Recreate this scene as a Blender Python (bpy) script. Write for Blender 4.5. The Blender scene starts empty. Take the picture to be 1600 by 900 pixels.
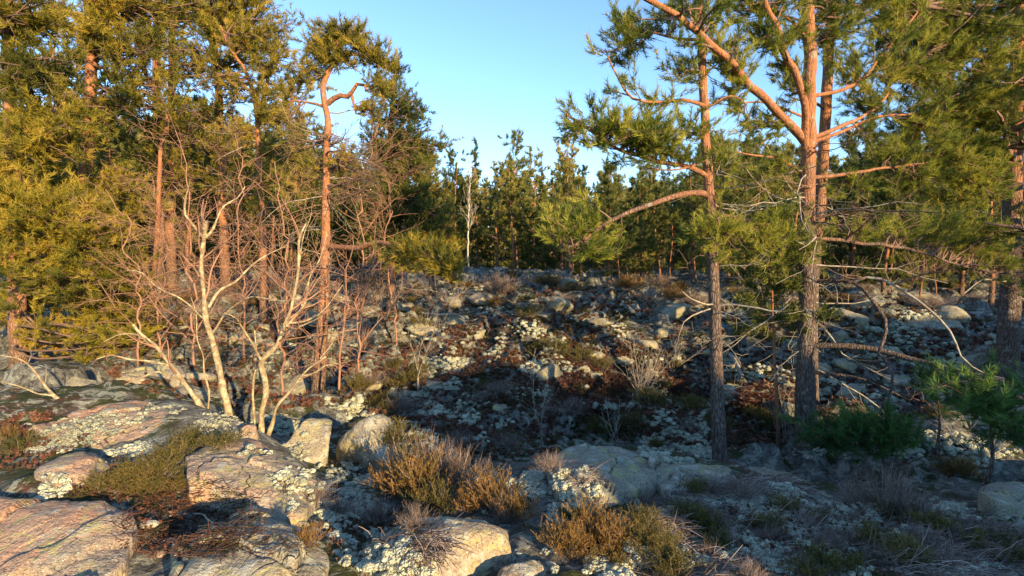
import bpy, math, random, time
import numpy as np
from mathutils import Vector, Matrix
from mathutils.bvhtree import BVHTree
T00 = time.time()
C = bpy.context.scene.collection
SC = bpy.context.scene
R_ = math.radians

# ------------------------------------------------------------------ camera
F = 800.0                    # focal length in photo pixels (photo 1600 wide): 90 degrees across
PITCH = R_(3.2)
cd = bpy.data.cameras.new('camera'); cam = bpy.data.objects.new('camera', cd); C.objects.link(cam)
cd.sensor_width = 36; cd.lens = 18; cd.clip_start = 0.05; cd.clip_end = 6000
cam.location = (0, 0, 0); cam.rotation_euler = (R_(90) - PITCH, 0, 0)
SC.camera = cam

# ------------------------------------------------------------------ light
SUN_EL = R_(13.0); SUN_AZ = R_(144.0)            # azimuth clockwise from +Y: behind the camera, to its right
SUNH = np.array([math.sin(SUN_AZ), math.cos(SUN_AZ)])
w = bpy.data.worlds.new('World'); SC.world = w; w.use_nodes = True
nt = w.node_tree; nt.nodes.clear()
sk = nt.nodes.new('ShaderNodeTexSky'); sk.sky_type = 'NISHITA'; sk.sun_disc = False
sk.sun_elevation = SUN_EL; sk.sun_rotation = SUN_AZ; sk.altitude = 0
sk.air_density = 0.9; sk.dust_density = 0.0; sk.ozone_density = 3.2
bg = nt.nodes.new('ShaderNodeBackground'); bg.inputs[1].default_value = 0.15
wo = nt.nodes.new('ShaderNodeOutputWorld')
nt.links.new(sk.outputs[0], bg.inputs[0]); nt.links.new(bg.outputs[0], wo.inputs[0])
sl = bpy.data.lights.new('sun', 'SUN'); sl.energy = 4.3; sl.angle = R_(0.5); sl.color = (1.0, 0.70, 0.36)
so = bpy.data.objects.new('sun', sl); C.objects.link(so)
sdir = Vector((SUNH[0]*math.cos(SUN_EL), SUNH[1]*math.cos(SUN_EL), math.sin(SUN_EL)))
so.rotation_euler = sdir.to_track_quat('Z', 'Y').to_euler()
SC.view_settings.view_transform = 'Standard'; SC.view_settings.look = 'None'
SC.view_settings.exposure = 1.5; SC.view_settings.gamma = 1.0
SC.render.engine = 'CYCLES'
SC.cycles.max_bounces = 6; SC.cycles.diffuse_bounces = 3; SC.cycles.transmission_bounces = 3
SC.cycles.use_denoising = True

# ------------------------------------------------------------------ maths helpers
cp, sp = math.cos(PITCH), math.sin(PITCH)
def ray(px, py):
    x = (px-800)/F; v = (450-py)/F
    return np.array([x, cp + v*sp, -sp + v*cp])
def P(px, py, Y):
    r = ray(px, py); return r*(Y/r[1])
def PL(pts, Y0, Y1=None):
    """pixel polyline -> world polyline at depths Y0..Y1 (or a third value per point)"""
    n = len(pts); out = []
    for i, p in enumerate(pts):
        Y = p[2] if len(p) > 2 else (Y0 if Y1 is None else Y0 + (Y1-Y0)*i/(n-1))
        out.append(P(p[0], p[1], Y))
    return np.array(out)
_rs = np.random.RandomState(7)
_perm = np.concatenate([_rs.permutation(256)]*3)
_grad = _rs.normal(size=(256, 3)); _grad /= np.linalg.norm(_grad, axis=1)[:, None]
def pnoise(p):
    p = np.asarray(p, float); i = np.floor(p).astype(np.int64); f = p - i; i &= 255
    u = f*f*f*(f*(f*6-15)+10)
    def g(dx, dy, dz):
        h = _perm[_perm[_perm[(i[:, 0]+dx) & 255] + ((i[:, 1]+dy) & 255)] + ((i[:, 2]+dz) & 255)]
        gr = _grad[h & 255]
        return gr[:, 0]*(f[:, 0]-dx) + gr[:, 1]*(f[:, 1]-dy) + gr[:, 2]*(f[:, 2]-dz)
    x00 = g(0,0,0)*(1-u[:, 0]) + g(1,0,0)*u[:, 0]; x10 = g(0,1,0)*(1-u[:, 0]) + g(1,1,0)*u[:, 0]
    x01 = g(0,0,1)*(1-u[:, 0]) + g(1,0,1)*u[:, 0]; x11 = g(0,1,1)*(1-u[:, 0]) + g(1,1,1)*u[:, 0]
    y0 = x00*(1-u[:, 1]) + x10*u[:, 1]; y1 = x01*(1-u[:, 1]) + x11*u[:, 1]
    return y0*(1-u[:, 2]) + y1*u[:, 2]
def fbm(p, o=4, gain=.5, ridged=False):
    a = 1.0; s = 0; q = np.array(p, float); tot = 0
    for k in range(o):
        n = pnoise(q + k*17.3)
        if ridged: n = 0.5 - np.abs(n)*1.6
        s = s + a*n; tot += a; a *= gain; q = q*2.03
    return s/tot
def sstep(a, b, x):
    t = np.clip((x-a)/(b-a), 0, 1); return t*t*(3-2*t)
def nrm(v): return v/np.maximum(np.linalg.norm(v, axis=-1, keepdims=True), 1e-9)

# ------------------------------------------------------------------ mesh helpers
class MB:
    def __init__(s): s.v = []; s.q = []; s.t = []; s.c = []; s.n = 0
    def add(s, v, q=None, t=None, c=0.5):
        v = np.asarray(v, float).reshape(-1, 3)
        if q is not None and len(q): s.q.append(np.asarray(q, np.int64).reshape(-1, 4) + s.n)
        if t is not None and len(t): s.t.append(np.asarray(t, np.int64).reshape(-1, 3) + s.n)
        c = np.broadcast_to(np.asarray(c, float), (len(v),)) if np.ndim(c) < 1 or len(np.shape(c)) == 1 and len(c) == len(v) else c
        s.v.append(v); s.c.append(np.array(c)); s.n += len(v)
    def mesh(s, name, mat, smooth=True, origin=None):
        me = bpy.data.meshes.new(name)
        if not s.v: return me
        v = np.concatenate(s.v)
        if origin is not None: v = v - np.asarray(origin)
        q = np.concatenate(s.q) if s.q else np.zeros((0, 4), np.int64)
        t = np.concatenate(s.t) if s.t else np.zeros((0, 3), np.int64)
        me.vertices.add(len(v)); me.vertices.foreach_set('co', v.astype(np.float32).ravel())
        nl = len(q)*4 + len(t)*3
        me.loops.add(nl); me.loops.foreach_set('vertex_index', np.concatenate([q.ravel(), t.ravel()]).astype(np.int32))
        me.polygons.add(len(q)+len(t))
        me.polygons.foreach_set('loop_start', np.concatenate([np.arange(len(q))*4, len(q)*4 + np.arange(len(t))*3]).astype(np.int32))
        me.polygons.foreach_set('use_smooth', np.full(len(q)+len(t), smooth))
        a = me.attributes.new('tone', 'FLOAT', 'POINT'); a.data.foreach_set('value', np.concatenate(s.c).astype(np.float32))
        me.update(calc_edges=True); me.materials.append(mat)
        return me
def frames(T):
    ref = np.where(np.abs(T[..., 2:3]) > .9, np.array([1., 0, 0]), np.array([0, 0, 1.]))
    A = nrm(np.cross(T, ref)); return A, np.cross(T, A)
def tubes(mb, Pt, Rt, sides=3, c=0.5, rough=0.0, seed=0):
    """batch of tubes: Pt (N,K,3), Rt (N,K)"""
    if len(Pt) == 0: return
    N, K, _ = Pt.shape
    T = nrm(np.gradient(Pt, axis=1)); A, B = frames(T)
    # keep the frame steady along each tube
    A0 = A[:, 0]
    for k in range(K):
        a = A0 - T[:, k]*np.sum(A0*T[:, k], -1, keepdims=True); a = nrm(a); A[:, k] = a; B[:, k] = np.cross(T[:, k], a); A0 = a
    th = np.arange(sides)*2*math.pi/sides
    off = (np.cos(th)[None, None, :, None]*A[:, :, None] + np.sin(th)[None, None, :, None]*B[:, :, None])
    R = np.broadcast_to(Rt[:, :, None], (N, K, sides)).copy()
    V = Pt[:, :, None] + off*R[..., None]
    if rough:
        n = fbm(np.concatenate([V.reshape(-1, 3)*np.array([9, 9, 3.]) + seed]), 3)
        V = V + off*(n.reshape(N, K, sides)*rough*R)[..., None]
    i = (np.arange(N)*K*sides)[:, None, None] + (np.arange(K-1)*sides)[None, :, None] + np.arange(sides)[None, None, :]
    j = (np.arange(N)*K*sides)[:, None, None] + (np.arange(K-1)*sides)[None, :, None] + ((np.arange(sides)+1) % sides)[None, None, :]
    q = np.stack([i, j, j+sides, i+sides], -1).reshape(-1, 4)
    cc = np.broadcast_to(np.asarray(c, float).reshape(-1, 1, 1) if np.ndim(c) else np.full((1, 1, 1), c), (N, K, sides)).ravel()
    mb.add(V, q=q, c=cc)
def smooth_line(pts, K, rng=None, wob=0.0):
    pts = np.asarray(pts, float); d = np.r_[0, np.cumsum(np.linalg.norm(np.diff(pts, axis=0), axis=1))]
    # Catmull-Rom through the points
    n = len(pts); t = np.linspace(0, d[-1], K); out = []
    pp = np.vstack([2*pts[0]-pts[1], pts, 2*pts[-1]-pts[-2]])
    seg = np.clip(np.searchsorted(d, t, side='right')-1, 0, n-2)
    u = ((t-d[seg])/np.maximum(d[seg+1]-d[seg], 1e-9))[:, None]
    p0, p1, p2, p3 = pp[seg], pp[seg+1], pp[seg+2], pp[seg+3]
    o = .5*((2*p1)+(-p0+p2)*u+(2*p0-5*p1+4*p2-p3)*u*u+(-p0+3*p1-3*p2+p3)*u**3)
    if wob and rng is not None:
        w_ = np.stack([pnoise(np.c_[t*2.2+rng.rand()*99, np.full(K, k*7.7), np.zeros(K)]) for k in range(3)], -1)
        o = o + w_*wob*np.minimum(1, np.minimum(t, 1e9)/max(d[-1], 1e-6)*4)[:, None]
    return o
def grow(rng, B, D, L, K, wander=.15, up=0.0):
    N = len(B); Pt = np.zeros((N, K, 3)); Pt[:, 0] = B; d = nrm(D.copy()); st = (L/(K-1))[:, None]
    up = np.broadcast_to(np.asarray(up, float), (N,))[:, None]
    for k in range(1, K):
        d = nrm(d + rng.normal(size=(N, 3))*wander + np.array([0, 0, 1.])*up); Pt[:, k] = Pt[:, k-1] + d*st
    return Pt
def along(Pt, idx, t):
    K = Pt.shape[1]; s = t*(K-1); i = np.minimum(s.astype(int), K-2); f = (s-i)[:, None]
    a = Pt[idx, i]; b = Pt[idx, i+1]; return a*(1-f)+b*f, nrm(b-a)
def randperp(rng, T, flat=0.0):
    v = rng.normal(size=T.shape); v[:, 2] *= (1-flat); v -= T*np.sum(v*T, -1, keepdims=True); return nrm(v)

# ------------------------------------------------------------------ object helpers
def link(name, me, parent=None):
    o = bpy.data.objects.new(name, me); C.objects.link(o)
    if parent is not None: o.parent = parent
    return o
def thing(name, label, cat, loc, group=None):
    o = bpy.data.objects.new(name, None); C.objects.link(o); o.location = tuple(loc)
    o.empty_display_size = .2; o['label'] = label; o['category'] = cat
    if group: o['group'] = group
    return o
def tag(o, label, cat=None, group=None, kind=None):
    o['label'] = label
    if cat: o['category'] = cat
    if group: o['group'] = group
    if kind: o['kind'] = kind
def dup(root, loc, rz=0, sc=1.0, label=None, group=None, tilt=(0, 0)):
    r = root.copy(); C.objects.link(r); r.location = tuple(loc); r.rotation_euler = (tilt[0], tilt[1], rz)
    r.scale = (sc, sc, sc) if np.ndim(sc) == 0 else tuple(sc)
    if label: r['label'] = label
    if group: r['group'] = group
    for ch in list(root.children):
        c = ch.copy(); C.objects.link(c); c.parent = r
    return r

# ------------------------------------------------------------------ materials
class M:
    def __init__(s, name):
        s.m = bpy.data.materials.new(name); s.m.use_nodes = True; s.t = s.m.node_tree; s.t.nodes.clear()
        s.out = s.n('ShaderNodeOutputMaterial'); s.b = s.n('ShaderNodeBsdfPrincipled')
        s.t.links.new(s.b.outputs[0], s.out.inputs[0]); s.b.inputs['Roughness'].default_value = .85
        s.b.inputs['Specular IOR Level'].default_value = .25
    def n(s, k, **kw):
        n = s.t.nodes.new(k)
        for a, b in kw.items(): setattr(n, a, b)
        return n
    def l(s, a, b): s.t.links.new(a, b)
    def coord(s, scale=(1, 1, 1), out='Object'):
        tc = s.n('ShaderNodeTexCoord'); mp = s.n('ShaderNodeMapping'); mp.inputs['Scale'].default_value = scale
        s.l(tc.outputs[out], mp.inputs[0]); return mp.outputs[0]
    def geo(s, scale=(1, 1, 1)):
        g = s.n('ShaderNodeNewGeometry'); mp = s.n('ShaderNodeMapping'); mp.inputs['Scale'].default_value = scale
        s.l(g.outputs['Position'], mp.inputs[0]); return mp.outputs[0]
    def noise(s, vec, scale, detail=4, rough=.55, dist=0.0):
        n = s.n('ShaderNodeTexNoise'); n.inputs['Scale'].default_value = scale; n.inputs['Detail'].default_value = detail
        n.inputs['Roughness'].default_value = rough; n.inputs['Distortion'].default_value = dist; s.l(vec, n.inputs['Vector']); return n.outputs[0]
    def vor(s, vec, scale, feature='F1', out='Distance'):
        n = s.n('ShaderNodeTexVoronoi'); n.feature = feature; n.inputs['Scale'].default_value = scale; s.l(vec, n.inputs['Vector']); return n.outputs[out]
    def ramp(s, f, stops, interp='LINEAR'):
        r = s.n('ShaderNodeValToRGB'); r.color_ramp.interpolation = interp; e = r.color_ramp.elements
        while len(e) < len(stops): e.new(.5)
        for x, (p, c) in zip(e, stops):
            x.position = p; x.color = (c, c, c, 1) if np.ndim(c) == 0 else (*c, 1)
        s.l(f, r.inputs[0]); return r.outputs[0]
    def mix(s, f, a, b, mode='MIX'):
        m = s.n('ShaderNodeMix'); m.data_type = 'RGBA'; m.blend_type = mode
        for sock, val in ((m.inputs[0], f), (m.inputs[6], a), (m.inputs[7], b)):
            if hasattr(val, 'is_output'): s.l(val, sock)
            elif np.ndim(val) == 0: sock.default_value = val
            else: sock.default_value = (*val, 1)
        return m.outputs[2]
    def math(s, op, a, b=0.0):
        m = s.n('ShaderNodeMath'); m.operation = op
        for sock, val in ((m.inputs[0], a), (m.inputs[1], b)):
            if hasattr(val, 'is_output'): s.l(val, sock)
            else: sock.default_value = val
        return m.outputs[0]
    def attr(s, name='tone'):
        a = s.n('ShaderNodeAttribute'); a.attribute_name = name; return a.outputs['Fac']
    def bump(s, h, strength=.5, dist=.02):
        b = s.n('ShaderNodeBump'); b.inputs['Strength'].default_value = strength; b.inputs['Distance'].default_value = dist
        s.l(h, b.inputs['Height']); s.l(b.outputs[0], s.b.inputs['Normal'])
    def col(s, c):
        if hasattr(c, 'is_output'): s.l(c, s.b.inputs['Base Color'])
        else: s.b.inputs['Base Color'].default_value = (*c, 1)
        return s.m

def bark_pine(name, z0, z1, low=(.14, .105, .085), high=(.36, .155, .07)):
    m = M(name); v = m.coord((1, 1, .28)); raw = m.coord()
    vd = m.n('ShaderNodeVectorMath'); vd.operation = 'MULTIPLY_ADD'; nz_ = m.n('ShaderNodeTexNoise'); nz_.inputs['Scale'].default_value = 14; nz_.inputs['Detail'].default_value = 4; m.l(v, nz_.inputs['Vector']); m.l(nz_.outputs[1], vd.inputs[0]); vd.inputs[1].default_value = (.055, .055, .055); m.l(v, vd.inputs[2]); pl = m.vor(vd.outputs[0], 30, 'DISTANCE_TO_EDGE'); n = m.noise(v, 34, 5, .65); nb = m.noise(raw, 3.0, 3)
    sep = m.n('ShaderNodeSeparateXYZ'); m.l(raw, sep.inputs[0])
    zz = m.math('ADD', sep.outputs[2], m.math('MULTIPLY', m.math('SUBTRACT', nb, .5), 2.4))
    mr = m.n('ShaderNodeMapRange'); mr.inputs[1].default_value = z0; mr.inputs[2].default_value = z1; m.l(zz, mr.inputs[0])
    lowc = m.mix(m.ramp(n, [(.3, 0.), (.75, 1.)]), tuple(x*.55 for x in low), tuple(x*1.6 for x in low))
    highc = m.mix(m.ramp(n, [(.3, 0.), (.7, 1.)]), tuple(x*.6 for x in high), tuple(min(1, x*1.35) for x in high))
    c = m.mix(mr.outputs[0], lowc, highc)
    inv = m.math('SUBTRACT', 1.0, m.math('MULTIPLY', mr.outputs[0], .72)); c = m.mix(m.math('MULTIPLY', m.ramp(pl, [(0., 1.), (.10, 0.)]), inv), c, (.05, .035, .028))
    c = m.mix(m.math('MULTIPLY', m.ramp(m.noise(raw, 22, 5, .7), [(.52, 0.), (.62, .7)]), mr.outputs[0]), c, (.19, .10, .06))
    c = m.mix(m.ramp(m.noise(raw, 9, 4), [(.58, 0.), (.68, .55)]), c, (.30, .30, .25))
    m.bump(m.math('ADD', m.math('MULTIPLY', m.ramp(pl, [(0., 0.), (.18, 1.)]), inv), m.math('MULTIPLY', n, .8)), .9, .02)
    return m.col(c)
MAT = {}
MAT['bark'] = bark_pine('pine_bark', 2.5, 4.4)
MAT['bark_low'] = bark_pine('pine_bark_left', .2, 2.6, low=(.19, .13, .09))
def simple_bark(name, a, b, scale=30, mossy=None):
    m = M(name); v = m.coord((1, 1, .5)); n = m.noise(v, scale, 4, .6); c = m.mix(m.ramp(n, [(.3, 0.), (.7, 1.)]), a, b)
    if mossy: c = m.mix(m.ramp(m.noise(m.coord(), 14, 4, .7), [(.48, 0.), (.58, .9)]), c, mossy)
    c = m.mix(m.ramp(m.attr(), [(0., 0.), (1., .35)]), c, tuple(min(1, x*1.8) for x in b))
    m.bump(n, .7, .01); return m.col(c)
MAT['birch'] = simple_bark('lichened_birch_bark', (.07, .05, .03), (.28, .215, .125), 26, mossy=(.38, .36, .22))
MAT['twig'] = simple_bark('brown_twigs', (.085, .055, .04), (.19, .12, .085), 20)
MAT['bare_twig'] = simple_bark('reddish_bare_twigs', (.13, .07, .048), (.30, .17, .11), 20)
MAT['dead'] = simple_bark('grey_dead_wood', (.11, .09, .07), (.28, .235, .18), 30, mossy=(.34, .34, .27))
MAT['white_birch'] = simple_bark('white_birch_bark', (.20, .185, .16), (.46, .43, .37), 12)
def leafy(name, stops, rough=.6, trans=.4, big=0.6, objvar=0.0):
    m = M(name); t = m.attr(); v = m.geo(); n = m.noise(v, big, 2); oi = m.n('ShaderNodeObjectInfo')
    f = m.math('ADD', m.math('MULTIPLY', t, .75), m.math('ADD', m.math('MULTIPLY', m.math('SUBTRACT', n, .38), .9), m.math('MULTIPLY', m.math('SUBTRACT', oi.outputs['Random'], .5), objvar)))
    c = m.ramp(f, stops); m.b.inputs['Roughness'].default_value = rough; m.col(c)
    if trans:
        tr = m.n('ShaderNodeBsdfTranslucent'); m.l(c, tr.inputs[0]); mx = m.n('ShaderNodeMixShader'); mx.inputs[0].default_value = trans
        m.l(m.b.outputs[0], mx.inputs[1]); m.l(tr.outputs[0], mx.inputs[2]); m.l(mx.outputs[0], m.out.inputs[0])
    return m.m
MAT['needle'] = leafy('pine_needles', [(.0, (.07, .085, .018)), (.3, (.19, .18, .022)), (.65, (.38, .30, .036)), (1., (.48, .31, .07))])
MAT['needle_right'] = leafy('fresh_pine_needles', [(.0, (.05, .085, .018)), (.3, (.15, .19, .025)), (.65, (.33, .34, .045)), (1., (.44, .38, .07))], trans=.4)
MAT['needle_green'] = leafy('young_pine_needles', [(.0, (.03, .08, .025)), (.5, (.08, .18, .045)), (1., (.18, .28, .06))])
MAT['needle_dark'] = leafy('spruce_needles', [(.0, (.028, .055, .016)), (.5, (.10, .13, .025)), (1., (.26, .24, .04))])
MAT['needle_far'] = leafy('far_pine_needles', [(.0, (.06, .085, .025)), (.35, (.17, .19, .04)), (.8, (.28, .26, .06)), (1., (.42, .33, .08))], big=.25, objvar=.75)
MAT['heather'] = leafy('heather_sprigs', [(.0, (.04, .045, .012)), (.3, (.12, .10, .022)), (.6, (.30, .17, .04)), (1., (.52, .29, .11))], big=2.5)
MAT['heather_green'] = leafy('green_heather_sprigs', [(.0, (.04, .05, .012)), (.4, (.10, .105, .02)), (.75, (.21, .17, .035)), (1., (.34, .22, .07))], big=2.5)
MAT['dead_heather'] = leafy('withered_heather', [(.0, (.07, .052, .042)), (.5, (.22, .165, .135)), (1., (.58, .47, .39))], trans=0.1, big=1.4)
MAT['cover'] = leafy('crowberry_and_litter', [(.0, (.02, .036, .010)), (.3, (.045, .045, .015)), (.45, (.085, .044, .03)), (.8, (.175, .08, .052)), (1., (.30, .19, .11))], big=1.2, trans=.15)
MAT['moss'] = leafy('moss', [(.0, (.025, .05, .01)), (1., (.10, .14, .02))], big=2, trans=.1)

m = M('reindeer_lichen'); t = m.attr(); v = m.geo()
f = m.math('ADD', m.math('MULTIPLY', t, .7), m.math('MULTIPLY', m.noise(v, 1.5, 3), .6))
c = m.ramp(f, [(.15, (.17, .17, .12)), (.5, (.36, .385, .28)), (.95, (.62, .64, .47))])
vv = m.vor(v, 55); nn = m.noise(v, 90, 3)
c = m.mix(m.ramp(nn, [(.30, .75), (.52, 0.)]), c, (.16, .16, .12))
m.bump(m.math('ADD', m.math('MULTIPLY', vv, -1.2), nn), 1.0, .022); MAT['lichen'] = m.col(c)

def granite(name, pink=.5, lichen=.5, scale=1.0):
    m = M(name); v = m.geo(); 
    big = m.noise(v, 1.6*scale, 4, .6, .6); mid = m.noise(v, 7*scale, 5, .65); fine = m.noise(v, 60, 4, .7)
    c = m.mix(m.ramp(big, [(.38, 0.), (.62, 1.)]), (.30, .265, .20), (.54*pink+.25*(1-pink), .295, .17*pink+.19*(1-pink)))
    c = m.mix(m.ramp(fine, [(.35, .7), (.55, 0.)]), c, (.06, .05, .045))
    c = m.mix(m.ramp(m.noise(v, 150, 2, .6), [(.60, 0.), (.68, .6)]), c, (.48, .42, .36))
    c = m.mix(m.ramp(mid, [(.62-.14*lichen, 0.), (.70-.12*lichen, .85)]), c, (.42, .42, .33))
    l2 = m.noise(v, 4.5*scale, 5, .75, 1.2); c = m.mix(m.ramp(l2, [(.54, 0.), (.60, .8)]), c, (.40, .36, .15))
    sp = m.vor(v, 34); c = m.mix(m.ramp(sp, [(.10, .9), (.17, 0.)]), c, (.50, .51, .44))
    dk = m.noise(v, 3.1*scale, 6, .7); c = m.mix(m.ramp(dk, [(.60, 0.), (.68, .75)]), c, (.095, .085, .065))
    cr = m.n('ShaderNodeTexVoronoi'); cr.feature = 'DISTANCE_TO_EDGE'; cr.inputs['Scale'].default_value = 1.5*scale
    wv = m.mix(.35, v, m.n('ShaderNodeTexNoise').outputs[1]); m.l(wv, cr.inputs['Vector'])
    ck = m.math('MULTIPLY', m.ramp(cr.outputs['Distance'], [(0., 1.), (.010, 0.)]), m.ramp(m.noise(v, 1.3, 2), [(.5, 0.), (.62, .8)])); c = m.mix(ck, c, (.04, .03, .025))
    h = m.math('ADD', m.math('ADD', m.math('MULTIPLY', mid, 2.2), m.math('MULTIPLY', fine, .5)), m.math('MULTIPLY', ck, -1.2))
    m.bump(h, 1.0, .03); return m.col(c)
MAT['granite'] = granite('pink_granite', .9, .4)
MAT['granite_tan'] = granite('tan_lichened_granite', .45, .9, 1.3)
MAT['granite_grey'] = granite('grey_granite', .25, .8)
MAT['granite_far'] = granite('lichened_boulder_rock', .2, .6, .8)

m = M('forest_floor'); v = m.geo()
n1 = m.noise(v, .9, 5, .62, .4); n2 = m.noise(v, 3.2, 6, .7, .5); n3 = m.noise(v, 16, 5, .7); n4 = m.noise(v, 70, 3, .7)
litter = m.mix(m.ramp(n3, [(.35, 0.), (.65, 1.)]), (.035, .018, .012), (.17, .08, .05))
c = m.mix(m.ramp(n2, [(.40, 0.), (.50, 1.)]), litter, m.mix(n3, (.02, .03, .010), (.075, .085, .022)))
rockc = m.mix(m.ramp(n3, [(.35, 0.), (.62, 1.)]), (.06, .056, .05), (.24, .24, .205))
gq = m.n('ShaderNodeNewGeometry'); sx = m.n('ShaderNodeSeparateXYZ'); m.l(gq.outputs['Normal'], sx.inputs[0])
steep = m.ramp(m.math('ADD', sx.outputs[2], m.math('MULTIPLY', m.math('SUBTRACT', n2, .5), .5)), [(.78, 1.), (.90, 0.)])
c = m.mix(steep, c, rockc); c = m.mix(m.ramp(n1, [(.50, 0.), (.56, .9)]), c, rockc)
c = m.mix(m.ramp(m.noise(v, 5.0, 6, .75, .8), [(.52, 0.), (.58, .85)]), c, m.mix(n4, (.16, .17, .13), (.62, .65, .52)))
m.bump(m.math('ADD', m.math('MULTIPLY', n3, 1.4), m.math('MULTIPLY', n4, .5)), 1.0, .06); MAT['ground'] = m.col(c)

# ------------------------------------------------------------------ terrain
ctrl = [(-250,900,2.9),(0,900,2.6),(220,890,2.7),(400,900,2.65),(0,760,3.4),(-250,760,3.7),(0,655,4.6),(-250,640,5.2),(100,636,4.9),(200,627,5.0),(300,629,5.1),(350,645,5.1),
 (420,705,4.5),(250,740,3.7),(150,700,4.1),(400,800,3.45),(480,830,3.3),(560,890,2.95),(560,800,4.0),(500,740,4.7),
 (100,602,9.0),(30,605,10.6),(-200,600,10),(200,578,10.2),(200,540,13),(250,457,17),(265,455,17),(100,500,14.5),(-200,500,14),(0,460,19),(-200,440,24),
 (390,692,5.7),(495,648,9.6),(400,612,9.4),(440,640,8.2),(650,612,9.2),(650,565,10.3),(560,560,10.8),(540,520,12.4),(600,472,17),(450,440,18),(300,438,19),(340,520,13.5),
 (560,645,8.4),(700,690,6.8),(850,690,7.2),(850,605,8.9),(850,565,9.7),(850,520,10.9),(740,550,10.2),(800,470,14),(800,443,19),(800,431,25),(700,443,19),(620,445,18),(950,650,8.5),(930,545,10.4),(1000,590,10.4),(1080,640,8.8),(1000,505,14),
 (1000,462,18),(1060,700,7.4),(1200,640,8.6),(1200,560,11.6),(1200,490,15),(1200,460,20),(1400,600,9.5),(1400,525,13),(1400,475,16),(1400,452,21),(1550,520,14),(1550,475,19),(1560,640,8.2),(1800,640,8.2),(1800,500,16),
 (1262,760,6.9),(1125,724,6.5),(1450,730,6.2),(1600,765,5.6),(1800,800,5),(1180,745,5.9),(1000,715,6.0),(880,722,6.0),
 (880,712,5.0),(935,706,4.9),(1050,717,5.0),(1150,730,5.0),(1235,752,4.8),(1350,772,4.35),(1480,800,4.0),(1600,835,3.65),(1850,900,3.4),
 (1600,900,3.0),(1400,900,2.85),(1200,900,2.8),(1200,810,3.7),(1050,810,3.7),(900,900,2.75),(900,810,3.6),(1000,760,4.3),(700,900,2.75),(720,760,4.6),(620,745,4.9),(640,820,3.75),(780,725,5.3),(790,830,3.4)]
CW = np.array([P(*c_) for c_ in ctrl])
extra = []
for az in range(-56, 57, 14):
    for r, z in ((34, -1.3), (60, -1.5), (120, -1.5), (400, -2)): extra.append((r*math.sin(R_(az)), r*math.cos(R_(az)), z))
    extra.append((1.6*math.sin(R_(az)), 1.6*math.cos(R_(az)), -1.66))
CW = np.vstack([CW, extra])
def lp(x, y):
    az = np.arctan2(x, y); r = np.hypot(x, y); az = np.clip(az, -R_(56), R_(56)); return np.stack([az*2.2, np.log(np.clip(r, 1.5, 500))*1.6], -1)
def tps(d2): return np.where(d2 > 1e-12, .5*d2*np.log(np.maximum(d2, 1e-12)), 0)
cu = lp(CW[:, 0], CW[:, 1]); nC = len(cu)
Kt = tps(((cu[:, None]-cu[None])**2).sum(-1)) + np.eye(nC)*.004
Pm = np.c_[np.ones(nC), cu]; A_ = np.zeros((nC+3, nC+3)); A_[:nC, :nC] = Kt; A_[:nC, nC:] = Pm; A_[nC:, :nC] = Pm.T
Wt = np.linalg.solve(A_, np.r_[CW[:, 2], 0, 0, 0])
def height(x, y, detail=True):
    x = np.asarray(x, float).ravel(); y = np.asarray(y, float).ravel(); z = np.empty_like(x)
    for a in range(0, len(x), 20000):
        u = lp(x[a:a+20000], y[a:a+20000]); d2 = ((u[:, None]-cu[None])**2).sum(-1)
        z[a:a+20000] = tps(d2) @ Wt[:nC] + Wt[nC] + u @ Wt[nC+1:]
    r = np.hypot(x, y); az = np.abs(np.arctan2(x, y))
    base = np.full_like(x, -1.62) + .3*pnoise(np.c_[x*.08, y*.08, x*0+3]) - .004*r.clip(0, 300)
    # unseen knoll added behind the photographer's right shoulder for shade, notched for sun streaks
    uu = x*(-SUNH[1]) + y*SUNH[0]; ss = x*SUNH[0] + y*SUNH[1]
    kn = sstep(1.9, 3.2, uu + .7*pnoise(np.c_[x*.25, y*.25, x*0]))*np.exp(-((ss-17)/6.0)**2)*(1-sstep(26, 40, uu))*(1-.9*np.exp(-((uu-8.8)/.65)**2))*(1-.85*np.exp(-((uu-6.4)/.4)**2))
    base = base + kn*SHADE_KNOLL
    wb = sstep(R_(52), R_(78), az)*sstep(2.0, 6, r) 
    z = z*(1-wb) + base*wb
    if detail:
        q = np.c_[x, y, x*0]
        wn = 1-sstep(2.0, 5.2, r)*.0
        far = sstep(5.8, 9, r)
        hum = fbm(q*1.3, 4)*(.13 + .19*far)
        rid = fbm(q*.42+5, 4, .5, True)*(.06 + .58*far)
        stp = fbm(q*.8+31, 3); stp = (sstep(.02, .10, stp)-.4)*(.03+.30*far)
        fine = fbm(q*5.5+11, 4)*(.07+.03*far)
        edge = 1-sstep(60, 120, r)
        z = z + (hum + rid - .06*far + stp + fine)*np.where(r > 60, np.maximum(edge, .4), 1)
    return z
SHADE_KNOLL = 5.1
azf = np.radians(np.linspace(-60, 60, 480)); azb = np.radians(np.linspace(60, 300, 64)[1:-1]); AZ = np.r_[azf, azb]
RR = np.r_[np.linspace(.25, .8, 4)[:-1], np.geomspace(.8, 2.0, 14)[:-1], np.geomspace(2.0, 60, 360)[:-1], np.geomspace(60, 2500, 36)]
RX = RR[:, None]*np.sin(AZ)[None]; RY = RR[:, None]*np.cos(AZ)[None]
gz = height(RX.ravel(), RY.ravel())
gv = np.c_[RX.ravel(), RY.ravel(), gz]; nA = len(AZ); nR = len(RR)
ii = (np.arange(nR-1)*nA)[:, None] + np.arange(nA)[None]; jj = (np.arange(nR-1)*nA)[:, None] + ((np.arange(nA)+1) % nA)[None]
gq_ = np.stack([ii, ii+nA, jj+nA, jj], -1).reshape(-1, 4)[:, ::-1]
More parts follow.
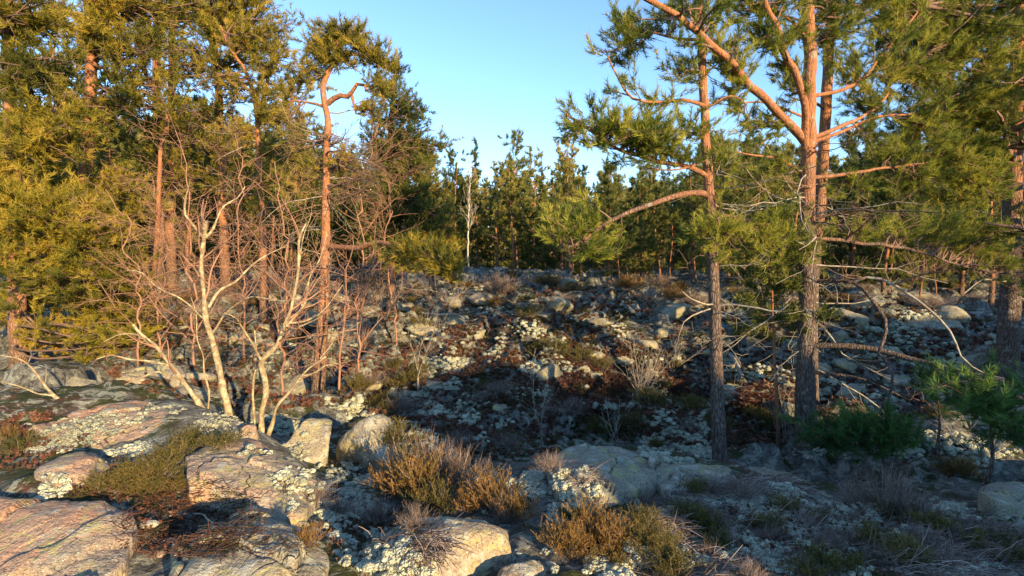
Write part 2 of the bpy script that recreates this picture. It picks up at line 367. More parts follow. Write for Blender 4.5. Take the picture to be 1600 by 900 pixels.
g = MB(); g.add(gv, q=gq_); c0 = g.n; g.add([[0, 0, height([0], [0])[0]]]); g.t.append(np.stack([np.full(nA, c0), (np.arange(nA)+1) % nA, np.arange(nA)], -1))
go = link('ground', g.mesh('ground', MAT['ground'])); go['kind'] = 'structure'; go['label'] = 'rocky forest floor with litter, moss and pale lichen'
print('terrain', time.time()-T00)
BV = [BVHTree.FromPolygons([tuple(a) for a in gv], gq_.tolist())]
def add_bvh(me, loc):
    v = np.empty(len(me.vertices)*3, np.float32); me.vertices.foreach_get('co', v); v = v.reshape(-1, 3) + np.asarray(loc)
    BV.append(BVHTree.FromPolygons(v.tolist(), [tuple(p.vertices) for p in me.polygons]))
def cast(o, d):
    best = None; o = Vector(tuple(o)); d = Vector(tuple(d)).normalized()
    for bi, b in enumerate(BV):
        h = b.ray_cast(o, d)
        if h[0] is not None and (best is None or h[3] < best[2]): best = (np.array(h[0]), np.array(h[1]), h[3], bi)
    return best
def hit(px, py):
    return cast((0, 0, 0), ray(px, py))
def gh(x, y):
    h = cast((x, y, 60), (0, 0, -1)); return h[0][2] if h else -1.5

# ------------------------------------------------------------------ rocks
def slab(name, poly, lift, bulge, label, mat='granite', seed=0, K=60, NA=168, rough=.05, cat='rock', tiltz=0.0, group=None):
    """rock seen with this outline: outline points dropped on the bare terrain, closed round body"""
    W = []
    for a in poly:
        h = BV[0].ray_cast(Vector((0, 0, 0)), Vector(tuple(ray(*a))).normalized()); W.append(np.array(h[0]))
    W = np.array(W); ce = W.mean(0); rel = W-ce
    th = np.linspace(0, 2*math.pi, NA, endpoint=False); Rr = np.zeros(NA)
    n = len(W)
    for k, t_ in enumerate(th):
        d = np.array([math.cos(t_), math.sin(t_)]); best = 0
        for i in range(n):
            a = rel[i, :2]; b = rel[(i+1) % n, :2]; e = b-a; den = d[0]*e[1]-d[1]*e[0]
            if abs(den) < 1e-9: continue
            tt = (a[0]*e[1]-a[1]*e[0])/den; uu = (a[0]*d[1]-a[1]*d[0])/den
            if tt > 0 and -1e-6 <= uu <= 1+1e-6: best = max(best, tt)
        Rr[k] = best
    Rr = (Rr + np.roll(Rr, 1) + np.roll(Rr, -1))/3
    Rr *= 1 + .10*fbm(np.c_[np.cos(th)*2.5+seed, np.sin(th)*2.5, th*0+seed*3.1], 4)
    # plane fitted to the outline
    Am = np.c_[rel[:, :2], np.ones(n)]; co = np.linalg.lstsq(Am, rel[:, 2], rcond=None)[0]
    s = np.linspace(0, 1, K)
    rs = np.where(s < .8, s/.8*.965, .965+(s-.8)/.2*.035); 
    X = rs[:, None]*Rr[None]*np.cos(th)[None]; Y = rs[:, None]*Rr[None]*np.sin(th)[None]
    drop = np.where(s < .8, bulge*(1-(s/.8)**2) + lift*(1-.12*(s/.8)**6), lift*.88*(1-((s-.8)/.2)**1.5) - .30*((s-.8)/.2)**1.2)
    Z = co[0]*X+co[1]*Y+co[2] + drop[:, None]
    V = np.stack([X, Y, Z], -1).reshape(-1, 3)
    q = V + ce; n1 = fbm(q*1.8+seed, 4); n2 = fbm(q*np.array([2.5, 2.5, 4])+seed*2, 4, .5, True)
    stepn = fbm(q*1.1+seed*5, 2); st = np.round(stepn*9)/9
    rg = np.random.RandomState(seed+900); ext = rel[:, :2].std(0)*2; nc = 11; cs = rg.uniform(-1, 1, (nc, 2))*ext; wq = V[:, :2] + np.stack([fbm(q*3.1+3, 4), fbm(q*3.1+13, 4)], -1)*.22
    dc = np.linalg.norm((wq[:, None]-cs[None])*np.array([1., 1.3]), axis=2); o2 = np.sort(dc, 1); ci = dc.argmin(1)
    tl = rg.normal(size=(nc, 2))*.06; inner = 1-sstep(.8, 1., np.repeat(s, NA))
    V[:, 2] += (rg.normal(size=nc)[ci]*rough*.45 + (V[:, :2]*tl[ci]).sum(1)*min(1, rough*20) - np.exp(-((o2[:, 1]-o2[:, 0])/.012)**2)*rough*.9)*inner
    lay = V[:, 2]+q[:, 0]*.08; V[:, :2] *= (1+.035*(np.mod(lay*14+2*fbm(q*2, 2), 1)-.5)*sstep(.7, .95, np.repeat(s, NA)))[:, None]
    V[:, 2] += n1*rough*1.6 + n2*rough + (st)*rough*1.8
    V[:, :2] += np.stack([fbm(q*3+7+seed, 3), fbm(q*3+19+seed, 3)], -1)*rough*1.2
    i = (np.arange(K-1)*NA)[:, None]+np.arange(NA)[None]; j = (np.arange(K-1)*NA)[:, None]+((np.arange(NA)+1) % NA)[None]
    mb = MB(); mb.add(V, q=np.stack([i, i+NA, j+NA, j], -1).reshape(-1, 4))
    me = mb.mesh(name, MAT[mat]); o = link(name, me); o.location = tuple(ce); tag(o, label, cat, group)
    add_bvh(me, ce); return o
def ico(sub):
    import bmesh
    bm = bmesh.new(); bmesh.ops.create_icosphere(bm, subdivisions=sub, radius=1)
    v = np.array([tuple(a.co) for a in bm.verts]); f = np.array([[b.index for b in a.verts] for a in bm.faces]); bm.free(); return v, f
def boulder_mesh(name, seed, sub=4, mat='granite_grey', cuts=7, amp=.16):
    rng = np.random.RandomState(seed); v, f = ico(sub); v = nrm(v)
    r = np.ones(len(v))
    for k in range(cuts):
        n = nrm(rng.normal(size=3)); d = rng.uniform(.5, .88); dt = v @ n; r = np.where(dt > .01, np.minimum(r, d/np.maximum(dt, .01)), r)
    r = r*(1 + amp*fbm(v*1.8+seed, 5) + .09*fbm(v*4.5+seed, 4, .55, True)); v = v*r[:, None]
    mb = MB(); mb.add(v, t=f); return mb.mesh(name, MAT[mat])
def boulder(px, py, Y, rx, ry, rz, rot, seed, label, mat='granite_grey', sub=5, group=None, sink=0.0, tilt=(0, 0)):
    me = boulder_mesh('boulder', seed, sub, mat); o = link('boulder', me); c = P(px, py, Y); c[2] -= sink
    M3 = Matrix.Rotation(rot, 3, 'Z') @ Matrix.Rotation(tilt[0], 3, 'X') @ Matrix.Rotation(tilt[1], 3, 'Y') @ Matrix.Diagonal((rx, ry, rz))
    v = np.empty(len(me.vertices)*3, np.float32); me.vertices.foreach_get('co', v); v = v.reshape(-1, 3) @ np.array(M3).T
    me.vertices.foreach_set('co', v.astype(np.float32).ravel()); me.update()
    o.location = tuple(c); tag(o, label, 'boulder', group); add_bvh(me, c); return o

slab('granite_slab', [(-60,800),(60,796),(165,803),(222,850),(200,905),(120,960),(-80,960)], .10, .05, 'flat pinkish granite slab with cracks at the bottom left corner', seed=1, rough=.035)
slab('granite_slab', [(290,735),(330,705),(410,712),(450,760),(500,795),(480,822),(420,815),(330,800),(292,790)], .16, .05, 'sunlit pink granite slab with a shaded front edge beside green heather', seed=2, rough=.04)
slab('granite_slab', [(50,745),(90,728),(150,722),(175,735),(150,760),(90,768)], .07, .04, 'small smooth tan rock hump left of the green heather', seed=3, rough=.015, NA=80, K=26)
slab('granite_slab', [(268,880),(330,850),(400,838),(480,856),(520,890),(510,960),(260,960)], .12, .06, 'grey and yellow lichened slab at the bottom edge below the pink slab', 'granite_grey', seed=4, rough=.04)
slab('granite_slab', [(40,680),(110,645),(200,628),(300,630),(385,668),(415,712),(330,705),(230,690),(120,700)], .05, .06, 'long low sunlit outcrop crowned with pale lichen below the birch trunks', 'granite', seed=5, rough=.05)
slab('granite_slab', [(300,835),(360,820),(430,825),(470,845),(400,850),(330,852)], .05, .03, 'narrow blue-grey rock step between the two larger slabs', 'granite_grey', seed=6, rough=.03, NA=80, K=26)
boulder(478,712,5.2,.42,.34,.36,.5,11,'angular grey boulder with a sunlit peak at the foot of the ledge', tilt=(.1,-.2))
boulder(594,700,5.5,.46,.42,.42,.9,12,'large dark cracked boulder behind the orange heather', mat='granite_grey', tilt=(.0,.1))
boulder(695,925,2.95,.56,.38,.42,.1,14,'pointed yellow-lichened boulder at the bottom edge in the middle', mat='granite_tan', tilt=(.1,.1))
boulder(800,935,2.75,.28,.24,.20,1.3,15,'low rounded rock joined to the right of the pointed boulder', mat='granite_tan')
boulder(512,846,3.55,.15,.12,.11,.4,16,'small blue-grey stone at the right end of the lowest slab', sub=4)
boulder(884,895,3.0,.13,.12,.12,.4,17,'rounded grey stone at the bottom edge left of the white lichen', sub=4)
slab('granite_slab', [(850,745),(890,712),(960,704),(1020,722),(1030,765),(950,800),(865,785)], .05, .07, 'domed grey boulder at the crest of the right ledge', 'granite_grey', seed=8, rough=.05)
slab('granite_slab', [(1010,728),(1060,716),(1140,728),(1160,765),(1100,800),(1030,785)], .03, .05, 'grey rock with two white lichen spots on the right ledge', 'granite_grey', seed=9, rough=.05)
slab('granite_slab', [(1130,742),(1180,733),(1250,752),(1290,785),(1210,800),(1150,785)], .04, .05, 'striped grey rock under withered heather near the big pine', 'granite_grey', seed=10, rough=.05)
slab('granite_slab', [(960,830),(1000,790),(1060,790),(1070,840),(1020,880),(970,870)], .04, .04, 'pinkish bare rock between the golden heather and the white lichen', 'granite', seed=13, rough=.05)
slab('granite_slab', [(1520,790),(1560,772),(1640,775),(1660,800),(1560,812)], .10, .08, 'grey rock at the right edge under the young pine', 'granite_grey', seed=19, rough=.03, NA=80, K=26)
# what a thing stands beside, from the named things nearest to it in the view
MARKS = [(500,560,'tall wind-swept pine'),(655,560,'pale upright sapling'),(845,640,'leafless gully sapling'),(1000,590,'rounded grey shrub'),(1120,560,'slim straight pine'),(1262,560,'big dark-barked pine'),(1390,590,'hanging curved branch'),
 (1575,560,'right-edge pine'),(892,455,'thin pale-trunked slope pine'),(806,444,'reddish round boulder'),(690,510,'twisted dead stick'),(968,470,'short stout slope pine'),(250,440,'two orange trunks'),(340,600,'left birch'),(415,620,'forked birch'),(30,580,'leftmost pine'),
 (1450,530,'slim dark slope pines'),(733,420,'white birch'),(610,420,'dark-crowned pine'),(940,720,'domed boulder'),(1400,790,'pale heather fan'),(1180,770,'striped rock'),(1090,860,'bright lichen cushions'),(1500,870,'bottom right corner'),(290,850,'narrow rock step'),(400,770,'sunlit pink slab'),(220,830,'corner slab'),(560,800,'shaggy withered tuft'),(700,840,'pointed boulder'),(884,880,'rounded bottom stone'),(440,880,'lowest slab'),(800,590,'slope middle')]
def whereabouts(px, py):
    k = min(MARKS, key=lambda m_: (m_[0]-px)**2+((m_[1]-py)*1.6)**2); dx = px-k[0]; dy = py-k[1]
    side = 'just beside' if abs(dx) < 14 and abs(dy) < 14 else ('right of' if dx > 0 else 'left of') if abs(dx) > abs(dy)*2 else ('above' if dy < 0 else 'below') if abs(dy) > abs(dx)*2 else ('above and ' if dy < 0 else 'below and ')+('right of' if dx > 0 else 'left of')
    return side+' the '+k[2]
# boulders on the slope beyond the gully
protos = [boulder_mesh('slope_boulder', 40+k, 4, 'granite_far', cuts=11, amp=.30) for k in range(5)]
rng = np.random.RandomState(5)
named = [(560,505,1.1,'mossy grey outcrop behind the tall left pine'),(640,480,.8,'sunlit pale rock above the dark hollow'),(470,470,1.0,'long low rock among bare twigs on the left slope'),
 (745,520,.55,'grey rock in the middle of the slope by the twisted dead stick'),(850,492,.8,'wide smooth grey outcrop at the middle of the slope'),(806,444,.45,'small reddish round boulder at the top of the slope'),
 (880,444,.9,'bulky grey boulder under the first slope pines'),(930,505,.8,'pale rock ridge under the slope crest'),(1055,482,.8,'dark boulder below the white stumps on the slope'),
 (1040,520,.6,'low grey rock above the reddish litter'),(1330,498,1.1,'broad lichened outcrop beyond the big right pine'),(1440,505,1.1,'long grey outcrop on the right-hand slope'),(1520,560,.6,'grey boulder near the right edge on the slope'),
 (705,470,.7,'pale boulder beside the hanging pine spray'),(200,590,.9,'blue-grey shaded rock below the left pines'),(300,590,.8,'dark shaded rock behind the left birch'),(120,600,.7,'dark low rock by the leftmost pine'),
 (660,560,.6,'lichened rock above the gully left of the sapling'),(1130,560,.5,'mossy rock behind the slim pine trunk')]
for k, (px, py, s, lab) in enumerate(named):
    h = hit(px, py)
    if h is None: continue
    o = link('boulder', protos[k % 5]); s *= (rng.uniform(.8, 1.1)*h[2]/20+.35)*.5
    o.location = tuple(h[0] - np.array([0, 0, .10*s])); o.scale = (s*rng.uniform(.9, 1.4), s, s*rng.uniform(.4, .62)); o.rotation_euler = (rng.uniform(-.2, .2), rng.uniform(-.2, .2), rng.uniform(0, 6)); tag(o, lab, 'boulder')
for k in range(60):
    px = rng.uniform(180, 1600); py = rng.uniform(455, 650)
    h = hit(px, py)
    if h is None or h[2] > 40: continue
    o = link('boulder', protos[rng.randint(5)]); s = rng.uniform(.16, .42)*(.5+h[2]/22)
    o.location = tuple(h[0] - np.array([0, 0, .12*s])); o.scale = (s*rng.uniform(.9, 1.6), s, s*rng.uniform(.5, .7)); o.rotation_euler = (0, 0, rng.uniform(0, 6))
    tag(o, 'small grey lichened boulder '+whereabouts(px, py), 'boulder', 'small boulders scattered on the slope')
print('rocks', time.time()-T00)
# ------------------------------------------------------------------ plants: generators
def needles(mb, pos, dr, rng, n=14, ln=.07, wd=.006, spread=.75, back=.09, tone=None):
    """tufts of thin needle blades at pos pointing along dr"""
    N = len(pos)
    if N == 0: return
    dr = nrm(dr); A, B = frames(dr[:, None]); A = A[:, 0]; B = B[:, 0]
    th = rng.uniform(0, 2*math.pi, (N, n)); sp_ = spread*(.35+.65*rng.rand(N, n)); 
    d = dr[:, None]*np.cos(sp_)[..., None] + (A[:, None]*np.cos(th)[..., None] + B[:, None]*np.sin(th)[..., None])*np.sin(sp_)[..., None]
    o = pos[:, None] - dr[:, None]*(rng.rand(N, n)[..., None]*back)
    L = ln*(.7+.6*rng.rand(N, n))[..., None]; sd = nrm(np.cross(d, rng.normal(size=d.shape)))*wd*.5
    V = np.stack([o - sd, o + sd, o + d*L], 2).reshape(-1, 3)
    if tone is None: tone = rng.rand(N)
    c = np.repeat(np.clip(tone[:, None] + rng.normal(size=(N, n))*.10, 0, 1).ravel(), 3)
    mb.add(V, t=np.arange(len(V)).reshape(-1, 3), c=c)
def fill_branch(rng, wood, leaf, Pt, Rt, L, t0=.3, den2=5.0, len2=.34, den3=9.0, ln3=(.10, .26), tuft=None, up2=.06, flat=.45, bare=0.0, sides=3, wood_tert=True, max2=1.3, tone0=0.0):
    """side branches, twigs and needle tufts on a batch of branches (N,K,3) of length L (N,)"""
    tuft = tuft or {}
    cnt = np.maximum(2, (L*(1-t0)*den2).astype(int)); idx = np.repeat(np.arange(len(L)), cnt); n = len(idx)
    t = t0 + (1-t0)*rng.rand(n)**.85; p, T = along(Pt, idx, t)
    side = randperp(rng, T, flat); d = nrm(T*.75 + side*.95)
    l2 = np.clip(len2*L[idx]*(1.15-.75*t)*rng.uniform(.6, 1.3, n), .12, max2)
    S = grow(rng, p, d, l2, 5, .16, up2)
    r0 = np.clip(Rt[idx, -1]*.6 + (Rt[idx, 0]-Rt[idx, -1])*(1-t)*.45, .004, .02)
    tubes(wood, S, r0[:, None]*np.linspace(1, .35, 5)[None], sides, c=rng.rand(n))
    c3 = np.maximum(1, (l2*den3).astype(int)); i3 = np.repeat(np.arange(n), c3); m_ = len(i3)
    t3 = .2+.8*rng.rand(m_); p3, T3 = along(S, i3, t3); d3 = nrm(T3*.8 + randperp(rng, T3, flat*.6)*.8 + np.array([0, 0, .25]))
    l3 = rng.uniform(*ln3, m_); Q = grow(rng, p3, d3, l3, 3, .12, .12)
    if wood_tert: tubes(wood, Q[:, ::2], np.full((m_, 2), .0032)*np.array([1.2, .6]), 3, c=rng.rand(m_))
    # tufts
    keep = rng.rand(n) > bare; k3 = keep[i3]
    tone = np.clip(.47 + tone0 + .20*rng.randn(n) + (rng.rand(n) < .04)*.5, 0, 1)
    e = np.concatenate([Q[k3, -1], S[keep, -1], Q[k3, 1]]); de = np.concatenate([Q[k3, -1]-Q[k3, 0], S[keep, -1]-S[keep, -2], Q[k3, -1]-Q[k3, 0]]) 
    de = nrm(de)+np.array([0, 0, .35]); tn = np.concatenate([tone[i3][k3], tone[keep], tone[i3][k3]-.12])
    needles(leaf, e, de, rng, tone=np.clip(tn, 0, 1), **tuft)
    return S
def auto_primaries(rng, trunk, Rtr, z0, z1, n, len_lo, len_hi, el_lo=.0, el_hi=.7, K=8, wander=.16, az=None):
    """primaries from trunk polyline (K,3) between fractions z0..z1; lengths len_lo (bottom) .. len_hi (top)"""
    f = np.sort(z0 + (z1-z0)*rng.rand(n)); Tk = trunk[None]; b, T = along(Tk, np.zeros(n, int), f)
    a = rng.uniform(0, 2*math.pi, n) if az is None else az(rng, n)
    g_ = (f-z0)/(z1-z0); L = (len_lo*(1-g_) + len_hi*g_)*rng.uniform(.6, 1.15, n); el = el_lo*(1-g_)+el_hi*g_ + rng.normal(size=n)*.18
    d = np.stack([np.cos(a)*np.cos(el), np.sin(a)*np.cos(el), np.sin(el)], -1)
    Pm_ = grow(rng, b, d, L, K, wander, .05)
    rt = np.interp(f, np.linspace(0, 1, len(Rtr)), Rtr); r0 = np.clip(rt*.45, .012, .06)*np.clip(L/2, .5, 1.2)
    return Pm_, r0[:, None]*np.linspace(1, .25, K)[None], L
def root_flare(Rt, z, amt=.5): return Rt*(1+amt*np.exp(-z/.25))
class Tree:
    def __init__(s, name, label, cat, base, seed, bark='bark', needle='needle', twig='twig', group=None, tuft=None):
        s.base = np.array(base, float); s.rng = np.random.RandomState(seed); s.o = thing(name, label, cat, base, group)
        s.wood = MB(); s.leaf = MB(); s.bark = bark; s.needle = needle; s.twig = twig; s.skel = []; s.tuft = tuft or {}; s.seed = seed
        s.dens = 1.7
    def trunk(s, pts, r0, r1, K=40, sides=14, wob=.03, flare=.5, name='trunk', power=.8):
        L = smooth_line(pts, K, s.rng, wob); t = np.linspace(0, 1, K); R = r0+(r1-r0)*t**power
        z = np.r_[0, np.cumsum(np.linalg.norm(np.diff(L, axis=0), axis=1))]; R = root_flare(R, z, flare)
        R = R*(1+.05*pnoise(np.c_[z*1.5, z*0+s.seed, z*0]))
        mb = MB(); tubes(mb, L[None], R[None], sides, rough=.22, seed=s.seed); link(name, mb.mesh(name, MAT[s.bark], origin=s.base), s.o)
        s.skel.append((L, R)); s.T = L; s.R = R; return L, R
    def limb(s, pts, r0, r1=.012, fol=None, K=None, wob=.05, name='branch', mat=None, label=None, sides=9):
        pts = np.asarray(pts); ln = np.linalg.norm(np.diff(pts, axis=0), axis=1).sum(); K = K or int(np.clip(ln*7, 8, 34))
        L = smooth_line(pts, K, s.rng, wob); R = np.linspace(r0, r1, K)*(1+.12*pnoise(np.c_[np.arange(K)*.6, np.full(K, r0*900.), np.zeros(K)]))
        mb = MB(); tubes(mb, L[None], R[None], sides, rough=.25, seed=s.seed+1); o = link(name, mb.mesh(name, MAT[mat or s.bark], origin=s.base), s.o)
        if label: o['label'] = label
        s.skel.append((L, R))
        if fol is not None:
            kw = dict(fol); kw.setdefault('tuft', s.tuft); fill_branch(s.rng, s.wood, s.leaf, L[None], R[None], np.array([ln]), **kw)
        return L, R
    def auto(s, n, z0, z1, lo, hi, el_lo=0., el_hi=.7, az=None, wander=.16, **kw):
        Pm_, Rm, L = auto_primaries(s.rng, s.T, s.R, z0, z1, n, lo, hi, el_lo, el_hi, az=az, wander=wander)
        tubes(s.wood, Pm_, Rm, 5, c=s.rng.rand(n)); kw.setdefault('tuft', s.tuft); fill_branch(s.rng, s.wood, s.leaf, Pm_, Rm, L, **kw)
    def pad(s, px, py, Y, rx, ry, rd=None, n=10, bend=.25, r=.016, dead=False, **kw):
        """foliage mass centred on the pixel at depth Y, half sizes in photo pixels"""
        n = int(math.ceil(n*(1.0 if dead else s.dens))); c = P(px, py, Y); a = rx*Y/F; b = ry*Y/F; rd = rd or a*.8
        q = nrm(s.rng.normal(size=(n, 3)))*(.25+.75*s.rng.rand(n, 1)**.6); tgt = c + q*np.array([a, rd, b])
        SK = np.concatenate([k[0] for k in s.skel]); 
        st = []
        for t_ in tgt:
            d = np.linalg.norm((SK-c)*np.array([1, 1, 1.6]) + np.array([0, 0, .0]), axis=1) + s.rng.rand(len(SK))*.25
            st.append(SK[np.argmin(d)])
        st = np.array(st); K = 9; u = np.linspace(0, 1, K)[None, :, None]; L = np.linalg.norm(tgt-st, axis=1)
        cc = (st*.55+c*.45) + s.rng.normal(size=(n, 3))*.12*L[:, None] + np.array([0, 0, bend])*L[:, None]*s.rng.uniform(-.6, .8, (n, 1))
        B_ = st[:, None]*(1-u)**2 + 2*cc[:, None]*u*(1-u) + tgt[:, None]*u*u
        B_ = B_ + np.cumsum(s.rng.normal(size=B_.shape), 1)*.012*(u > 0)
        Lr = np.linalg.norm(np.diff(B_, axis=1), axis=2).sum(1); padL = 2.2*max(a, b)
        R = (r*np.clip(Lr, .5, 2))[:, None]*np.linspace(1, .3, K)[None]; tubes(s.wood, B_, R, 5, c=s.rng.rand(n))
        t0 = float(np.clip(1-padL/max(Lr.mean(), .1), .12, .7)); kw.setdefault('tuft', s.tuft); kw.setdefault('len2', .42); kw.setdefault('den2', 6.)
        if dead: kw['bare'] = 1.0
        kw['tone0'] = s.rng.normal()*.16
        fill_branch(s.rng, s.wood, s.leaf, B_, R, Lr, t0=t0, **kw)
    def snags(s, n, z0, z1, lo=.3, hi=1.0, el=0.0, mat='dead'):
        """bare dead side twigs on the lower trunk"""
        mb = MB(); f = s.rng.uniform(z0, z1, n); b, T = along(s.T[None], np.zeros(n, int), f); a = s.rng.uniform(0, 6.28, n); e = el + s.rng.normal(size=n)*.25
        d = np.stack([np.cos(a)*np.cos(e), np.sin(a)*np.cos(e), np.sin(e)], -1); L = s.rng.uniform(lo, hi, n); Q = grow(s.rng, b, d, L, 7, .2, -.03)
        r = np.clip(.012*L, .005, .014); tubes(mb, Q, r[:, None]*np.linspace(1, .3, 7)[None], 4, c=s.rng.rand(n))
        i = np.repeat(np.arange(n), 5); p, T2 = along(Q, i, .25+.7*s.rng.rand(len(i))); S = grow(s.rng, p, nrm(T2*.6+randperp(s.rng, T2)*.9), L[i]*s.rng.uniform(.15, .45, len(i)), 5, .22, .02)
        tubes(mb, S, np.full((len(i), 5), .0045)*np.linspace(1, .5, 5), 3, c=s.rng.rand(len(i)))
        link('dead_twigs', mb.mesh('dead_twigs', MAT[mat], origin=s.base), s.o)['kind'] = 'stuff'
    def done(s):
        if s.wood.n: link('twigs', s.wood.mesh('twigs', MAT[s.twig], origin=s.base), s.o)['kind'] = 'stuff'
        if s.leaf.n: link('crown', s.leaf.mesh('crown', MAT[s.needle], smooth=False, origin=s.base), s.o)['kind'] = 'stuff'
        global NT; NT += len(s.leaf.v) and sum(len(a) for a in s.leaf.t); return s.o
NT = 0
def bare_tree(s, L0, R0, levels=3, den=(4, 6, 7), ln=(.36, .5, .5), ang=.75, up=.05, wander=.16, rmin=.0028, t0=.35):
    """recursive leafless branching on a batch of limbs; returns into s.wood"""
    rng = s.rng; Pt = L0; R = R0; L = np.linalg.norm(np.diff(Pt, axis=1), axis=2).sum(1)
    for lv in range(levels):
        cnt = np.maximum(1, (L*den[lv]).astype(int)); i = np.repeat(np.arange(len(L)), cnt); n = len(i)
        t = (t0 if lv == 0 else .2) + (1-(t0 if lv == 0 else .2))*rng.rand(n); p, T = along(Pt, i, t); d = nrm(T*math.cos(ang)+randperp(rng, T, .15)*math.sin(ang))
        l = ln[lv]*L[i]*(1.1-.6*t)*rng.uniform(.5, 1.25, n); l = np.clip(l, .05, 2.2); K = 6 if lv < 2 else 4
        S = grow(rng, p, d, l, K, wander, up); k_ = np.minimum((t*(R.shape[1]-1)).astype(int), R.shape[1]-1)
        r = np.clip(R[i, k_]*.55, rmin, .05)[:, None]*np.linspace(1, .45, K)[None]; tubes(s.wood, S, np.maximum(r, rmin*.7), 4 if lv == 0 else 3, c=rng.rand(n))
        Pt = S; R = r; L = l

# ------------------------------------------------------------------ the big right-hand pines
NEAR = dict(n=24, ln=.085, wd=.0088, spread=.95, back=.12)
def base_at(px, py, Y):
    b = P(px, py, Y); b[2] = gh(b[0], b[1]) - .06; return b
b = base_at(1126, 722, 6.5)
s = Tree('pine_tree', 'slim straight pine on the right with a thin grey trunk turning orange higher up', 'pine tree', b, 101, needle='needle_right', tuft=NEAR)
s.trunk(np.vstack([b, PL([(1122,650),(1118,520),(1113,400),(1108,300),(1102,200),(1097,100),(1094,0),(1096,-110),(1090,-220)], 6.55, 6.7)]), .092, .035, K=60, flare=.25)
lf = dict(den2=4.5, t0=.45, den3=9)
s.limb(PL([(1107,305,6.6),(1085,301,6.5),(1050,310,6.3),(1000,325,6.1),(950,348,5.9),(905,380,5.8),(880,385,5.7)], 6), .042, .014, fol=dict(t0=.5, den2=5), label='arching orange bare branch reaching left and down')
s.limb(PL([(1106,276,6.6),(1080,262,6.5),(1040,253,6.3),(1000,243,6.2),(955,228,6.0),(920,205,5.9),(885,178,5.8)], 6), .036, .010, fol=dict(t0=.35, den2=8, den3=10))
s.limb(PL([(1098,62,6.6),(1060,60,6.8),(1010,50,7.0),(965,45,7.2)], 6), .022, .008, fol=lf)
s.limb(PL([(1100,165,6.6),(1070,157,6.5),(1030,160,6.4),(985,152,6.3),(945,75,6.2)], 6), .024, .008, fol=dict(t0=.4, den2=5))
s.limb(PL([(1103,215,6.6),(1060,205,6.8),(1020,208,7.0),(985,190,7.0)], 6), .018, .007, fol=lf)
s.limb(PL([(1106,250,6.6),(1075,262,6.4),(1050,268,6.2),(1010,262,6.2)], 6), .016, .007, fol=lf)
s.limb(PL([(1102,170,6.6),(1140,150,6.7),(1165,160,6.8)], 6), .016, .006, fol=dict(t0=.2, den2=4, bare=.4))
s.limb(PL([(1122,475,6.6),(1100,472,6.4),(1075,462,6.2),(1065,455,6.1)], 6), .014, .006, mat='dead', name='dead_branch')
s.limb(PL([(1122,478,6.6),(1145,475,6.5),(1185,482,6.3),(1215,488,6.2),(1232,476,6.1)], 6), .016, .006, mat='dead', name='dead_branch')
s.limb(PL([(1122,480,6.6),(1095,487,6.5),(1070,500,6.4),(1060,530,6.4),(1050,550,6.4)], 6), .012, .004, mat='dead', name='dead_branch')
s.dens = 2.3
for (px, py, Y, rx, ry, n) in [(1010,205,6.0,62,34,15),(955,200,5.9,50,32,10),(905,195,5.8,28,22,4),(1045,235,6.2,30,24,5),(960,88,7.0,34,26,5),(1000,50,7.2,55,30,7),(1050,25,6.8,50,28,6),(975,30,7,30,25,3),(1060,110,6.6,36,24,5),(1130,60,6.7,34,26,4),(1075,200,6.5,30,20,4),(1140,250,6.6,34,22,4),(1035,160,6.5,40,18,3),(1010,185,6.9,32,15,3),
    (1095,-30,6.7,80,50,8),(1130,110,6.8,28,22,3),(1150,190,6.9,30,20,2),(905,352,5.8,42,26,8),(860,345,5.7,22,22,3),(1075,245,6.4,22,16,3),(930,388,5.8,40,16,4)]:
    s.pad(px, py, Y, rx, ry, n=n)
for (px, py, Y, rx, ry, n) in [(1060,110,6.8,40,40,4),(1125,225,6.6,30,35,3),(1090,395,6.5,40,30,3)]: s.pad(px, py, Y, rx, ry, n=n, dead=True)
s.snags(14, .12, .5, .3, .8); s.done()

b = base_at(1262, 762, 7.3)
s = Tree('pine_tree', 'big dark-barked pine at right with many limbs and an orange upper trunk', 'pine tree', b, 102, needle='needle_right', tuft=NEAR)
s.trunk(np.vstack([b, PL([(1260,680),(1258,600),(1261,520),(1262,400),(1262,300),(1264,200),(1265,100),(1262,0),(1264,-120),(1262,-260)], 7.35, 7.5)]), .142, .06, K=64, flare=.35, sides=18)
flip = lambda p: (p[0], p[1], 14.7-p[2]) if p[0] > 1285 and p[1] < 430 else p
B2 = lambda pts, r0, r1=.01, fol=None, **k: s.limb(PL([flip(p) for p in pts], 7), r0, r1, fol, **k)
B2([(1258,222,7.4),(1235,195,7.2),(1210,170,7.0),(1170,130,6.7),(1120,78,6.4),(1075,38,6.1),(1030,8,5.9),(960,-30,5.6)], .062, .028, fol=dict(t0=.45, den2=3), label='long bare diagonal limb rising to the upper left')
B2([(1258,232,7.4),(1257,180,7.2),(1248,125,7.0),(1226,85,6.9),(1215,40,6.8),(1196,10,6.7),(1190,-60,6.6)], .055, .03, fol=dict(t0=.4, den2=4), label='orange limb rising steeply beside the trunk')
B2([(1252,380,7.4),(1225,362,7.2),(1190,350,7.0),(1160,343,6.8),(1135,338,6.6),(1122,345,6.5)], .042, .016, fol=dict(t0=.6, den2=3))
B2([(1252,268,7.4),(1215,248,7.2),(1180,242,7.0),(1140,236,6.9),(1120,240,6.8)], .020, .008, fol=dict(t0=.5, den2=3, bare=.7))
B2([(1254,182,7.4),(1225,170,7.3),(1190,158,7.2),(1140,165,7.0)], .018, .008, fol=dict(t0=.5, den2=3, bare=.6))
B2([(1270,215,7.4),(1310,200,7.2),(1350,180,6.9),(1385,150,6.7),(1395,110,6.5),(1440,85,6.3)], .032, .010, fol=dict(t0=.5, den2=5))
